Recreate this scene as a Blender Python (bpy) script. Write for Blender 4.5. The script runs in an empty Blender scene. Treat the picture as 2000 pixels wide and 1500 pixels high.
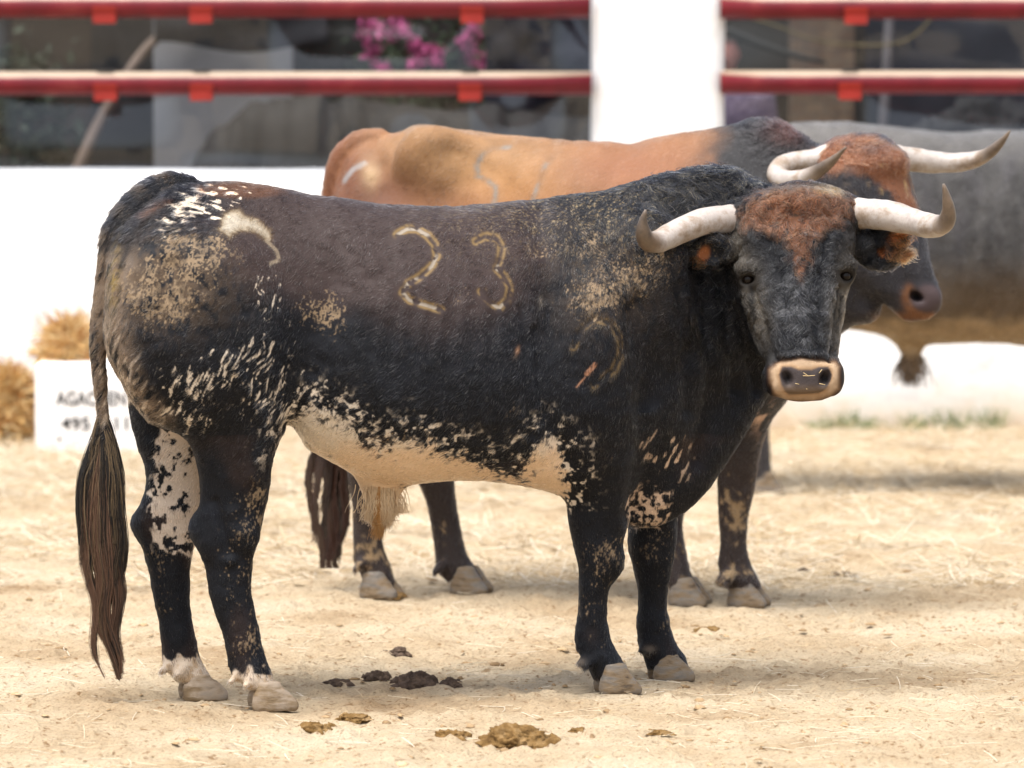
import bpy, math, random
import numpy as np
from mathutils import Vector

# ------------------------------------------------------------------ camera, world, sun, exposure
S = bpy.context.scene
COL = S.collection
F_PX, CAM_H, HORIZON = 10800.0, 1.95, -45.0          # picture units: 2000 x 1500
PITCH = math.atan((750 - HORIZON) / F_PX)
CP, SP = math.cos(PITCH), math.sin(PITCH)
cam_d = bpy.data.cameras.new('camera'); cam = bpy.data.objects.new('camera', cam_d); COL.objects.link(cam)
cam.location = (0, 0, CAM_H); cam.rotation_euler = (math.pi / 2 - PITCH, 0, 0)
cam_d.sensor_width = 36.0; cam_d.lens = 36.0 * F_PX / 2000.0
cam_d.clip_start = 0.5; cam_d.clip_end = 2000
cam_d.dof.use_dof = True; cam_d.dof.focus_distance = 15.0; cam_d.dof.aperture_fstop = 3.6
S.camera = cam

SUN_EL, SUN_AZ = math.radians(72), math.radians(215)   # azimuth measured from +Y clockwise
W = bpy.data.worlds.new('World'); S.world = W; W.use_nodes = True
wn = W.node_tree; bg = wn.nodes['Background']
sky = wn.nodes.new('ShaderNodeTexSky'); sky.sky_type = 'NISHITA'; sky.sun_disc = False
sky.sun_elevation = SUN_EL; sky.sun_rotation = SUN_AZ
sky.air_density = 1.0; sky.dust_density = 3.0; sky.ozone_density = 1.0
hs = wn.nodes.new('ShaderNodeHueSaturation'); hs.inputs['Saturation'].default_value = 0.45
wn.links.new(sky.outputs[0], hs.inputs['Color']); wn.links.new(hs.outputs[0], bg.inputs['Color'])
bg.inputs['Strength'].default_value = 0.085
sun_d = bpy.data.lights.new('sun', 'SUN'); sun = bpy.data.objects.new('sun', sun_d); COL.objects.link(sun)
sun_d.energy = 1.5; sun_d.angle = math.radians(36); sun_d.color = (1.0, 0.972, 0.930)
sd = Vector((math.sin(SUN_AZ) * math.cos(SUN_EL), math.cos(SUN_AZ) * math.cos(SUN_EL), math.sin(SUN_EL)))
sun.rotation_euler = sd.to_track_quat('Z', 'Y').to_euler()
S.view_settings.view_transform = 'Standard'; S.view_settings.look = 'None'
S.view_settings.gamma = 1.0; S.view_settings.exposure = 1.98
try:
    S.cycles.use_denoising = True
    S.cycles_curves.shape = 'RIBBONS'
    S.cycles.max_bounces = 8; S.cycles.transparent_max_bounces = 8
except Exception:
    pass

# ------------------------------------------------------------------ helpers
rng = np.random.default_rng(7)
random.seed(7)

def P(px, py, D):
    """world point seen at picture position (px,py) at distance D along world Y"""
    px = np.asarray(px, float); py = np.asarray(py, float); D = np.asarray(D, float)
    u = (px - 1000) / F_PX; v = -(py - 750) / F_PX
    k = D / (CP + v * SP)
    return np.stack(np.broadcast_arrays(k * u, D, CAM_H + k * (v * CP - SP)), -1)

def proj(p):
    x, y, z = p[:, 0], p[:, 1], p[:, 2] - CAM_H
    zc = y * CP - z * SP; yc = y * SP + z * CP
    return 1000 + F_PX * x / zc, 750 - F_PX * yc / zc

def ground_D(py):
    return F_PX * CAM_H / (py - HORIZON) * CP          # close enough for a small pitch

def smooth(a, b, x):
    t = np.clip((x - a) / (b - a), 0, 1); return t * t * (3 - 2 * t)

def pchip(xs, ys, x):
    xs = np.asarray(xs, float); ys = np.asarray(ys, float)
    h = np.diff(xs); d = np.diff(ys) / h
    m = np.zeros_like(ys); m[1:-1] = np.where(d[:-1] * d[1:] > 0, 2 * d[:-1] * d[1:] / np.where(np.abs(d[:-1] + d[1:]) < 1e-12, 1, d[:-1] + d[1:]), 0)
    m[0], m[-1] = d[0], d[-1]
    x = np.clip(x, xs[0], xs[-1]); i = np.clip(np.searchsorted(xs, x) - 1, 0, len(h) - 1)
    t = (x - xs[i]) / h[i]
    return ((2*t**3 - 3*t**2 + 1) * ys[i] + (t**3 - 2*t**2 + t) * h[i] * m[i] + (-2*t**3 + 3*t**2) * ys[i+1] + (t**3 - t**2) * h[i] * m[i+1])

def _hash(i, j, k, seed):
    n = (i * 374761393 + j * 668265263 + k * 2147483647 + seed * 974634777) & 0xFFFFFFFF
    n = ((n ^ (n >> 13)) * 1274126177) & 0xFFFFFFFF
    n = ((n ^ (n >> 16)) * 2246822519) & 0xFFFFFFFF
    return ((n ^ (n >> 15)) & 0xFFFFFF) / float(0xFFFFFF)

def noise(p, scale, seed=0, octaves=1):
    """value noise 0..1 of points (N,3); scale = size of a cell in metres (number or 3-vector)"""
    out = 0; amp = 1; tot = 0
    q = np.asarray(p, float) / np.asarray(scale, float)
    for o in range(octaves):
        f = np.floor(q).astype(np.int64); t = q - f; t = t * t * (3 - 2 * t)
        r = 0
        for a in (0, 1):
            wa = t[:, 0] if a else 1 - t[:, 0]
            for b in (0, 1):
                wb = t[:, 1] if b else 1 - t[:, 1]
                for c in (0, 1):
                    wc = t[:, 2] if c else 1 - t[:, 2]
                    r = r + wa * wb * wc * _hash(f[:, 0] + a, f[:, 1] + b, f[:, 2] + c, seed + o * 17)
        out = out + amp * r; tot += amp; amp *= 0.5; q = q * 2.03 + 5.3
    return out / tot

def tag(o, label=None, cat=None, group=None, kind=None):
    if label: o['label'] = label
    if cat: o['category'] = cat
    if group: o['group'] = group
    if kind: o['kind'] = kind
    return o

def empty(name, loc):
    o = bpy.data.objects.new(name, None); COL.objects.link(o); o.location = loc
    o.empty_display_size = 0.1
    return o

def mesh_obj(name, V, F, mat, parent=None, base=(0, 0, 0), smooth_shade=True, color=None):
    V = np.asarray(V, np.float32) - np.asarray(base, np.float32)
    me = bpy.data.meshes.new(name)
    if isinstance(F, np.ndarray):
        n, k = F.shape
        me.vertices.add(len(V)); me.vertices.foreach_set('co', V.ravel())
        me.loops.add(n * k); me.loops.foreach_set('vertex_index', F.astype(np.int32).ravel())
        me.polygons.add(n); me.polygons.foreach_set('loop_start', np.arange(0, n * k, k, dtype=np.int32))
        me.update(calc_edges=True); me.validate()
    else:
        me.from_pydata(V.tolist(), [], [list(f) for f in F]); me.update()
    if smooth_shade:
        me.polygons.foreach_set('use_smooth', np.ones(len(me.polygons), bool))
    if color is not None:
        at = me.attributes.new('coat', 'FLOAT_COLOR', 'POINT')
        c = np.ones((len(V), 4), np.float32); c[:, :3] = color
        at.data.foreach_set('color', c.ravel())
    o = bpy.data.objects.new(name, me); COL.objects.link(o)
    if mat: me.materials.append(mat)
    if parent is not None: o.parent = parent
    return o

class MB:
    """collects simple solids that become ONE mesh object"""
    def __init__(s): s.V = []; s.F = []; s.n = 0
    def add(s, V, F):
        V = np.asarray(V, float); s.V.append(V); s.F += [tuple(i + s.n for i in f) for f in F]; s.n += len(V)
    def box(s, lo, hi, rz=0.0, bev=0.0):
        x0, y0, z0 = lo; x1, y1, z1 = hi
        V = np.array([[x, y, z] for z in (z0, z1) for x, y in ((x0, y0), (x1, y0), (x1, y1), (x0, y1))], float)
        if rz:
            c = V.mean(0); d = V - c; ca, sa = math.cos(rz), math.sin(rz)
            V = c + np.stack([d[:, 0]*ca - d[:, 1]*sa, d[:, 0]*sa + d[:, 1]*ca, d[:, 2]], 1)
        s.add(V, [(3, 2, 1, 0), (4, 5, 6, 7), (0, 1, 5, 4), (1, 2, 6, 5), (2, 3, 7, 6), (3, 0, 4, 7)])
    def tube(s, pts, r, n=10, flat=1.0):
        pts = np.asarray(pts, float); m = len(pts); r = np.broadcast_to(np.asarray(r, float), (m,))
        T = np.gradient(pts, axis=0); T /= np.linalg.norm(T, axis=1)[:, None] + 1e-12
        up = np.array([0, 0, 1.0]) if abs(T[0, 2]) < 0.9 else np.array([1.0, 0, 0])
        a = np.cross(T[0], up); a /= np.linalg.norm(a)
        V = []
        for i in range(m):
            a = a - T[i] * (a @ T[i]); a /= np.linalg.norm(a); b = np.cross(T[i], a)
            for k in range(n):
                w = 2 * math.pi * k / n
                V.append(pts[i] + r[i] * (math.cos(w) * a + flat * math.sin(w) * b))
        F = []
        for i in range(m - 1):
            for k in range(n):
                k2 = (k + 1) % n
                F.append((i*n + k, i*n + k2, (i+1)*n + k2, (i+1)*n + k))
        F.append(tuple(range(n))[::-1]); F.append(tuple((m-1)*n + k for k in range(n)))
        s.add(V, F)
    def build(s, name, mat, parent=None, base=(0, 0, 0), smooth_shade=True):
        return mesh_obj(name, np.concatenate(s.V), s.F, mat, parent, base, smooth_shade)

def bevel(o, w, seg=2):
    m = o.modifiers.new('bevel', 'BEVEL'); m.width = w; m.segments = seg; m.limit_method = 'ANGLE'; return o

# ------------------------------------------------------------------ materials
def mat(name):
    m = bpy.data.materials.new(name); m.use_nodes = True
    nt = m.node_tree; b = nt.nodes['Principled BSDF']
    return m, nt, b

def N(nt, kind, **kw):
    n = nt.nodes.new(kind)
    for k, v in kw.items():
        if k in n.inputs: n.inputs[k].default_value = v
        else: setattr(n, k, v)
    return n

def ramp(nt, fac, stops):
    r = nt.nodes.new('ShaderNodeValToRGB'); el = r.color_ramp.elements
    while len(el) < len(stops): el.new(0.5)
    for e, (p, c) in zip(el, stops):
        e.position = p; e.color = (*c, 1) if len(c) == 3 else c
    nt.links.new(fac, r.inputs[0]); return r.outputs[0]

def noise_mat(name, stops, scale=8.0, rough=0.7, bump=0.3, bump_scale=60.0, detail=6.0, dist=0.01, spec=0.4, stretch=None, metallic=0.0):
    m, nt, b = mat(name)
    tc = N(nt, 'ShaderNodeTexCoord'); src = tc.outputs['Object']
    if stretch:
        mp = N(nt, 'ShaderNodeMapping'); mp.inputs['Scale'].default_value = stretch
        nt.links.new(src, mp.inputs[0]); src = mp.outputs[0]
    n = N(nt, 'ShaderNodeTexNoise', Scale=scale, Detail=detail, Roughness=0.6); nt.links.new(src, n.inputs['Vector'])
    nt.links.new(ramp(nt, n.outputs['Fac'], stops), b.inputs['Base Color'])
    b.inputs['Roughness'].default_value = rough; b.inputs['Specular IOR Level'].default_value = spec
    b.inputs['Metallic'].default_value = metallic
    if bump:
        n2 = N(nt, 'ShaderNodeTexNoise', Scale=bump_scale, Detail=5.0, Roughness=0.6); nt.links.new(src, n2.inputs['Vector'])
        bp = N(nt, 'ShaderNodeBump', Strength=bump, Distance=dist); nt.links.new(n2.outputs['Fac'], bp.inputs['Height'])
        nt.links.new(bp.outputs[0], b.inputs['Normal'])
    return m

def coat_mat(name, rough=0.6, spec=0.15):
    m, nt, b = mat(name)
    a = N(nt, 'ShaderNodeAttribute', attribute_name='coat')
    nt.links.new(a.outputs['Color'], b.inputs['Base Color'])
    b.inputs['Roughness'].default_value = rough; b.inputs['Specular IOR Level'].default_value = spec
    n = N(nt, 'ShaderNodeTexNoise', Scale=220.0, Detail=3.0); tc = N(nt, 'ShaderNodeTexCoord')
    nt.links.new(tc.outputs['Object'], n.inputs['Vector'])
    bp = N(nt, 'ShaderNodeBump', Strength=0.4, Distance=0.003); nt.links.new(n.outputs['Fac'], bp.inputs['Height'])
    nt.links.new(bp.outputs[0], b.inputs['Normal'])
    return m

def hair_mat(name, rough=0.35, radial=0.45):
    m = bpy.data.materials.new(name); m.use_nodes = True; nt = m.node_tree
    nt.nodes.remove(nt.nodes['Principled BSDF'])
    h = nt.nodes.new('ShaderNodeBsdfHairPrincipled'); h.model = 'CHIANG'; h.parametrization = 'COLOR'
    h.inputs['IOR'].default_value = 1.33; h.inputs['Roughness'].default_value = rough; h.inputs['Radial Roughness'].default_value = radial
    a = N(nt, 'ShaderNodeAttribute', attribute_name='coat')
    nt.links.new(a.outputs['Color'], h.inputs['Color'])
    nt.links.new(h.outputs[0], nt.nodes['Material Output'].inputs['Surface'])
    return m

M = {}
M['coat'] = coat_mat('coat_skin')
M['hair'] = hair_mat('coat_hair')
def lock_mat():
    m, nt, b = mat('tail_hair'); a = N(nt, 'ShaderNodeAttribute', attribute_name='coat'); nt.links.new(a.outputs['Color'], b.inputs['Base Color'])
    b.inputs['Roughness'].default_value = 0.5; b.inputs['Specular IOR Level'].default_value = 0.35
    return m
M['locks'] = lock_mat()
M['eye'] = noise_mat('dark_wet_eye', [(0.3, (0.006, 0.004, 0.003)), (0.8, (0.012, 0.008, 0.006))], 40, rough=0.04, bump=0, spec=0.16)
M['hoof'] = noise_mat('horny_hoof', [(0.28, (0.05, 0.032, 0.018)), (0.42, (0.16, 0.108, 0.058)), (0.56, (0.15, 0.125, 0.098)), (0.72, (0.085, 0.076, 0.068))], 17, rough=0.6, bump=0.35, bump_scale=40, stretch=(1, 1, 3))
M['hoof_pale'] = noise_mat('pale_hoof', [(0.28, (0.07, 0.042, 0.02)), (0.42, (0.17, 0.115, 0.06)), (0.56, (0.27, 0.21, 0.15)), (0.74, (0.21, 0.175, 0.14))], 12, rough=0.65, bump=0.35, bump_scale=40, stretch=(1, 1, 3))

# ------------------------------------------------------------------ implicit solids -> one smooth mesh
class Field:
    def __init__(s, lo, hi, h):
        s.lo = np.array(lo, float); s.h = h
        s.n = np.ceil((np.array(hi, float) - s.lo) / h).astype(int) + 1
        s.ax = [s.lo[i] + h * np.arange(s.n[i]) for i in range(3)]
        s.f = np.full(tuple(s.n), 0.5, np.float32)
    def _win(s, lo, hi):
        a = np.clip(np.floor((np.asarray(lo) - s.lo) / s.h).astype(int), 0, s.n); b = np.clip(np.ceil((np.asarray(hi) - s.lo) / s.h).astype(int) + 1, 0, s.n)
        sl = tuple(slice(a[i], b[i]) for i in range(3))
        X = s.ax[0][sl[0]][:, None, None]; Y = s.ax[1][sl[1]][None, :, None]; Z = s.ax[2][sl[2]][None, None, :]
        return sl, X, Y, Z
    def put(s, sl, d, k, sub=False):
        g = s.f[sl]; d = d.astype(np.float32)
        if sub:
            d = -d; h = np.maximum(k - np.abs(g - d), 0) / k; s.f[sl] = np.maximum(g, d) + h * h * k * 0.25
        else:
            h = np.maximum(k - np.abs(g - d), 0) / k; s.f[sl] = np.minimum(g, d) - h * h * k * 0.25
    def cone(s, a, b, ra, rb, k=0.02, sy=1.0, sub=False):
        a = np.asarray(a, float); b = np.asarray(b, float); r = max(ra, rb); m = r * max(1, 1 / sy) + k + 0.02
        sl, X, Y, Z = s._win(np.minimum(a, b) - m, np.maximum(a, b) + m)
        if 0 in s.f[sl].shape: return
        ab = b - a; L = max(ab @ ab, 1e-9)
        t = np.clip(((X - a[0]) * ab[0] + (Y - a[1]) * ab[1] + (Z - a[2]) * ab[2]) / L, 0, 1)
        d = np.sqrt((X - a[0] - t*ab[0])**2 + ((Y - a[1] - t*ab[1]) * sy)**2 + (Z - a[2] - t*ab[2])**2) - (ra + t * (rb - ra))
        s.put(sl, d, k, sub)
    def chain(s, pts, rs, k=0.02, sy=1.0):
        for i in range(len(pts) - 1): s.cone(pts[i], pts[i+1], rs[i], rs[i+1], k, sy)
    def ell(s, c, axes, k=0.03, sub=False, R=None):
        """ellipsoid; axes = radii along the columns of R (rows = world directions)"""
        c = np.asarray(c, float); ra = np.asarray(axes, float); m = ra.max() + k + 0.02
        sl, X, Y, Z = s._win(c - m, c + m)
        if 0 in s.f[sl].shape: return
        R = np.eye(3) if R is None else np.asarray(R, float)
        q = [(X - c[0]) * R[i][0] + (Y - c[1]) * R[i][1] + (Z - c[2]) * R[i][2] for i in range(3)]
        g = np.sqrt(sum((q[i] / ra[i])**2 for i in range(3))) + 1e-6
        L = np.sqrt(sum(q[i]**2 for i in range(3)))
        d = np.where(g > 0.3, (1 - 1 / g) * L, -ra.min() * 0.8)
        s.put(sl, d, k, sub)
    def loft_x(s, X0, top, bot, yc, b, taper=0.0, n=2.3, k=0.05):
        """sections across x: arrays over stations"""
        lo = [X0.min(), (yc - b).min() - 0.1, bot.min()]; hi = [X0.max(), (yc + b).max() + 0.1, top.max()]
        m = k + 0.03
        sl, X, Y, Z = s._win(np.array(lo) - m, np.array(hi) + m)
        x = X.ravel(); f = lambda v: pchip(X0, v, x)[:, None, None]
        t_, b_, c_, w_ = f(top), f(bot), f(yc), f(b)
        tp = f(np.broadcast_to(taper, X0.shape))
        zc = (t_ + b_) / 2; a_ = np.maximum((t_ - b_) / 2, 0.004)
        V = (Z - zc); v = np.clip(V / a_, -1.2, 1.2)
        U = (Y - c_) / (1 - tp * v)
        w_ = np.maximum(w_, 0.004)
        g = (np.abs(U / w_)**n + np.abs(V / a_)**n)**(1 / n) + 1e-6
        d = np.where(g > 0.3, (1 - 1 / g) * np.sqrt(U*U + V*V), -0.05)
        d = np.maximum(d, np.maximum(X0.min() - X, X - X0.max()))
        s.put(sl, d, k)
    def loft_z(s, Z0, xl, xr, yc, b, n=2.2, k=0.03):
        o = np.argsort(Z0); Z0, xl, xr, yc, b = (np.asarray(v, float)[o] for v in (Z0, xl, xr, yc, b))
        m = k + 0.03
        sl, X, Y, Z = s._win(np.array([xl.min(), (yc - b).min(), Z0.min()]) - m, np.array([xr.max(), (yc + b).max(), Z0.max()]) + m)
        z = Z.ravel(); f = lambda v: pchip(Z0, v, z)[None, None, :]
        l_, r_, c_, w_ = f(xl), f(xr), f(yc), np.maximum(f(b), 0.004)
        xc = (l_ + r_) / 2; a_ = np.maximum((r_ - l_) / 2, 0.004)
        U = X - xc; V = Y - c_
        g = (np.abs(U / a_)**n + np.abs(V / w_)**n)**(1 / n) + 1e-6
        d = np.where(g > 0.3, (1 - 1 / g) * np.sqrt(U*U + V*V), -0.03)
        d = np.maximum(d, np.maximum(Z0.min() - Z, Z - Z0.max()))
        s.put(sl, d, k)
    def mesh(s):
        f = s.f; sg = f < 0
        nx, ny, nz = f.shape
        cnt = np.zeros((nx-1, ny-1, nz-1), np.int8)
        for dx in (0, 1):
            for dy in (0, 1):
                for dz in (0, 1):
                    cnt += sg[dx:nx-1+dx, dy:ny-1+dy, dz:nz-1+dz]
        act = np.argwhere((cnt > 0) & (cnt < 8))
        idx = np.full(cnt.shape, -1, np.int32); idx[tuple(act.T)] = np.arange(len(act))
        acc = np.zeros((len(act), 3)); num = np.zeros(len(act))
        cs = [(0,0,0),(1,0,0),(0,1,0),(1,1,0),(0,0,1),(1,0,1),(0,1,1),(1,1,1)]
        ed = [(i, j) for i in range(8) for j in range(i+1, 8) if sum(abs(cs[i][q] - cs[j][q]) for q in range(3)) == 1]
        val = [f[tuple((act + np.array(c)).T)] for c in cs]
        for i, j in ed:
            a, b = val[i], val[j]; m = (a < 0) != (b < 0)
            t = np.where(m, a / np.where(m, a - b, 1), 0)[:, None]
            pt = np.array(cs[i]) + t * (np.array(cs[j]) - np.array(cs[i]))
            acc += np.where(m[:, None], pt, 0); num += m
        V = s.lo + s.h * (act + acc / num[:, None])
        Fs = []
        for ax in range(3):
            u, v = (ax + 1) % 3, (ax + 2) % 3
            a = [slice(None)] * 3; b = [slice(None)] * 3
            a[ax] = slice(0, -1); b[ax] = slice(1, None)
            cr = sg[tuple(a)] != sg[tuple(b)]
            e = np.argwhere(cr)
            e = e[(e[:, u] > 0) & (e[:, v] > 0) & (e[:, u] < f.shape[u] - 1) & (e[:, v] < f.shape[v] - 1)]
            du = np.zeros(3, int); du[u] = 1; dv = np.zeros(3, int); dv[v] = 1
            q = np.stack([idx[tuple((e - du - dv).T)], idx[tuple((e - dv).T)], idx[tuple(e.T)], idx[tuple((e - du).T)]], 1)
            inside = sg[tuple(e.T)]
            q[~inside] = q[~inside][:, ::-1]
            Fs.append(q)
        Fq = np.concatenate(Fs); Fq = Fq[(Fq >= 0).all(1)]
        # keep the biggest connected surface
        lab = np.arange(len(V))
        for _ in range(400):
            m = lab[Fq].min(1); new = lab.copy()
            for c in range(4): np.minimum.at(new, Fq[:, c], m)
            new = new[new]
            if (new == lab).all(): break
            lab = new
        ids, c = np.unique(lab, return_counts=True); big = ids[c.argmax()]
        keep = lab == big; mp = np.cumsum(keep) - 1
        Fq = mp[Fq[keep[Fq[:, 0]]]]; V = V[keep]
        return V, Fq

def relax(V, Fq, it=2, lam=0.5):
    for _ in range(it):
        A = np.zeros_like(V); n = np.zeros(len(V))
        for c in range(4):
            for o in (1, 3):
                np.add.at(A, Fq[:, c], V[Fq[:, (c + o) % 4]]); np.add.at(n, Fq[:, c], 1)
        V = V + lam * (A / np.maximum(n, 1)[:, None] - V)
    return V

def subdivide(V, Fq):
    """one step of quad subdivision, edge points slightly rounded"""
    n = len(V); E = np.concatenate([np.sort(np.stack([Fq[:, k], Fq[:, (k + 1) % 4]], 1), 1) for k in range(4)])
    key = E[:, 0].astype(np.int64) * n + E[:, 1]; u, first, inv = np.unique(key, return_index=True, return_inverse=True); inv = inv.ravel()
    Ev = V[E[first]].mean(1); Fc = V[Fq].mean(1); m = len(Fq); ne = len(u)
    e = [n + inv[k * m:(k + 1) * m] for k in range(4)]; c = n + ne + np.arange(m)
    F2 = np.concatenate([np.stack([Fq[:, k], e[k], c, e[k - 1]], 1) for k in range(4)])
    return np.concatenate([V, Ev, Fc]), F2

def normals(V, Fq):
    fn = np.cross(V[Fq[:, 2]] - V[Fq[:, 0]], V[Fq[:, 3]] - V[Fq[:, 1]])
    Nv = np.zeros_like(V)
    for c in range(4): np.add.at(Nv, Fq[:, c], fn)
    return Nv / (np.linalg.norm(Nv, axis=1)[:, None] + 1e-12)

def pdist(x, y, pts):
    """distance of picture points to a polyline"""
    d = np.full(len(x), 1e9)
    for (ax, ay), (bx, by) in zip(pts[:-1], pts[1:]):
        vx, vy = bx - ax, by - ay; L = vx*vx + vy*vy + 1e-9
        t = np.clip(((x - ax) * vx + (y - ay) * vy) / L, 0, 1)
        d = np.minimum(d, np.hypot(x - ax - t*vx, y - ay - t*vy))
    return d

def inpoly(x, y, pts):
    ins = np.zeros(len(x), bool); n = len(pts)
    for i in range(n):
        x1, y1 = pts[i]; x2, y2 = pts[(i + 1) % n]
        c = (y1 > y) != (y2 > y)
        ins ^= c & (x < (x2 - x1) * (y - y1) / ((y2 - y1) if y2 != y1 else 1e-9) + x1)
    return ins

def sdpoly(x, y, pts):
    d = pdist(x, y, list(pts) + [pts[0]]); return np.where(inpoly(x, y, pts), -d, d)

def gblob(x, y, cx, cy, rx, ry, rot=0.0):
    c, s_ = math.cos(math.radians(rot)), math.sin(math.radians(rot))
    dx, dy = x - cx, y - cy
    return np.exp(-(((dx*c + dy*s_) / rx)**2 + ((-dx*s_ + dy*c) / ry)**2))

def mix(c, col, m):
    return c + (np.asarray(col, float) - c) * np.clip(m, 0, 1)[:, None]

def hair_curves(name, pts, rad, color, material, parent=None, base=(0, 0, 0)):
    """pts (N,K,3), rad (N,K) or (K,), color (N,3)"""
    n, k = pts.shape[:2]
    c = bpy.data.hair_curves.new(name); c.add_curves([k] * n)
    c.attributes['position'].data.foreach_set('vector', (pts - np.asarray(base)).astype(np.float32).ravel())
    r = c.attributes.new('radius', 'FLOAT', 'POINT'); r.data.foreach_set('value', np.broadcast_to(rad, (n, k)).astype(np.float32).ravel())
    a = c.attributes.new('coat', 'FLOAT_COLOR', 'CURVE'); q = np.ones((n, 4), np.float32); q[:, :3] = color
    a.data.foreach_set('color', q.ravel())
    c.materials.append(material)
    o = bpy.data.objects.new(name, c); COL.objects.link(o)
    if parent is not None: o.parent = parent
    return o

def grow_fur(V, Fq, count, weight, flow, length, lift, colour, material, parent, base, width=0.0006, curl=None, K=4, seed=1):
    r = np.random.default_rng(seed)
    Nv = normals(V, Fq)
    T = np.concatenate([Fq[:, [0, 1, 2]], Fq[:, [0, 2, 3]]])
    A = np.linalg.norm(np.cross(V[T[:, 1]] - V[T[:, 0]], V[T[:, 2]] - V[T[:, 0]]), axis=1)
    w = A * weight(V, Nv)[T].mean(1); w /= w.sum()
    t = r.choice(len(T), count, p=w)
    u, v = r.random(count), r.random(count); f = u + v > 1; u[f], v[f] = 1 - u[f], 1 - v[f]
    tri = T[t]; bw = np.stack([1 - u - v, u, v], 1)
    p = (V[tri] * bw[:, :, None]).sum(1); n = (Nv[tri] * bw[:, :, None]).sum(1); n /= np.linalg.norm(n, axis=1)[:, None]
    x, y = proj(p)
    d = flow(p, n, x, y)
    jit = np.stack([noise(p, 0.035, 50 + i) - 0.5 for i in range(3)], 1) * 0.7 + r.normal(0, 0.16, (count, 3))
    d = d / (np.linalg.norm(d, axis=1)[:, None] + 1e-9) + jit
    d = d - n * (d * n).sum(1)[:, None]; d /= np.linalg.norm(d, axis=1)[:, None] + 1e-9
    L = length(p, n, x, y) * r.uniform(0.65, 1.25, count)
    lf = lift(p, n, x, y) * r.uniform(0.5, 1.6, count)
    s = np.linspace(0, 1, K)
    cu = np.zeros(count) if curl is None else curl(p, n, x, y)
    side = np.cross(n, d); ph = noise(p, 0.03, 91) * 9
    pts = np.empty((count, K, 3))
    for i, q in enumerate(s):
        sw = cu * L * 0.35 * (np.sin(ph + 5.5 * q) - np.sin(ph))
        pts[:, i] = p - n * 0.001 + (d * q + n * (lf * (q - 0.62 * q * q))[:, None]) * L[:, None] + side * sw[:, None]
    rad = width * (1 - 0.75 * s)
    wd = r.uniform(0.7, 1.3, count)
    return hair_curves('fur', pts, wd[:, None] * rad[None, :] * np.clip(L / 0.016, 0.7, 1.5)[:, None], colour(p, n, x, y, r), material, parent, base)

# ------------------------------------------------------------------ shared bull pieces
def loft_leg(Fd, D, rows, depth, bt, k=0.03, n=2.2):
    """rows: (py, left px, right px); depth/bt: (py, depth offset) and (py, half thickness)"""
    rows = np.array(rows, float); py = rows[:, 0]
    dd = D + np.interp(py, *zip(*depth)); b = np.interp(py, *zip(*bt))
    L = P(rows[:, 1], py, dd); R = P(rows[:, 2], py, dd)
    Fd.loft_z(L[:, 2], L[:, 0], R[:, 0], L[:, 1], b, n, k)

def hoof_mesh(length=0.115, width=0.105, height=0.07):
    """two claws with a cleft, toe towards +x, sole at z = 0"""
    Fd = Field((-0.11, -0.09, -0.012), (0.11, 0.09, 0.11), 0.0042)
    l, w, h = length, width, height
    for s_ in (-1, 1):
        z = np.array([-0.006, 0.0, 0.010, 0.024, 0.042, h, h + 0.014]); q = np.clip(z / h, 0, 1.2)
        xl = l * np.array([-.40, -.45, -.475, -.465, -.43, -.38, -.34]); xr = l * np.array([.45, .53, .555, .50, .385, .22, .14])
        yc = s_ * (0.265 * w - 0.03 * w * q); b = 0.262 * w * np.array([.90, .98, 1.0, .97, .92, .82, .74])
        Fd.loft_z(z, xl, xr, yc, b, 2.25, 0.004)
    V, Fq = Fd.mesh(); V = relax(V, Fq, 2)
    V[:, 2] = np.maximum(V[:, 2], -0.004)
    nz = noise(V, (0.05, 0.05, 0.008), 3) - 0.5
    V += normals(V, Fq) * (nz * 0.0016 + (noise(V, .028, 8, 3) - .5) * .008)[:, None] * outward(V, Fq)
    return V, Fq

def outward(V, Fq):
    a, b, c = V[Fq[:, 0]], V[Fq[:, 1]], V[Fq[:, 2]]
    return 1.0 if np.einsum('ij,ij->i', a, np.cross(b, c)).sum() > 0 else -1.0

def orient(V, Fq):
    c = V.mean(0); return Fq if outward(V - c, Fq) > 0 else Fq[:, ::-1].copy()

def add_hoof(root, base, at, yaw, material, label=None, size=1.0, tilt=0.0, **kw):
    V, Fq = hoof_mesh(**kw); Fq = orient(V, Fq); V = V * size
    ct, st = math.cos(tilt), math.sin(tilt)
    V = np.stack([V[:, 0]*ct + V[:, 2]*st, V[:, 1], -V[:, 0]*st + V[:, 2]*ct], 1)
    c, s_ = math.cos(yaw), math.sin(yaw)
    V = np.stack([V[:, 0]*c - V[:, 1]*s_, V[:, 0]*s_ + V[:, 1]*c, V[:, 2]], 1) + np.asarray(at)
    o = mesh_obj('hoof', V, Fq, material, root, base)
    if label: o['label'] = label
    return o

def spline(pts, n):
    pts = np.asarray(pts, float); t = np.zeros(len(pts)); t[1:] = np.cumsum(np.linalg.norm(np.diff(pts[:, :3], axis=0), axis=1) + 1e-9)
    q = np.linspace(0, t[-1], n)
    # Catmull-Rom through the points
    m = np.gradient(pts, t, axis=0); i = np.clip(np.searchsorted(t, q) - 1, 0, len(t) - 2); h = (t[i+1] - t[i])[:, None]; s_ = ((q - t[i]) / (t[i+1] - t[i]))[:, None]
    return (2*s_**3 - 3*s_**2 + 1) * pts[i] + (s_**3 - 2*s_**2 + s_) * h * m[i] + (-2*s_**3 + 3*s_**2) * pts[i+1] + (s_**3 - s_**2) * h * m[i+1]

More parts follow.
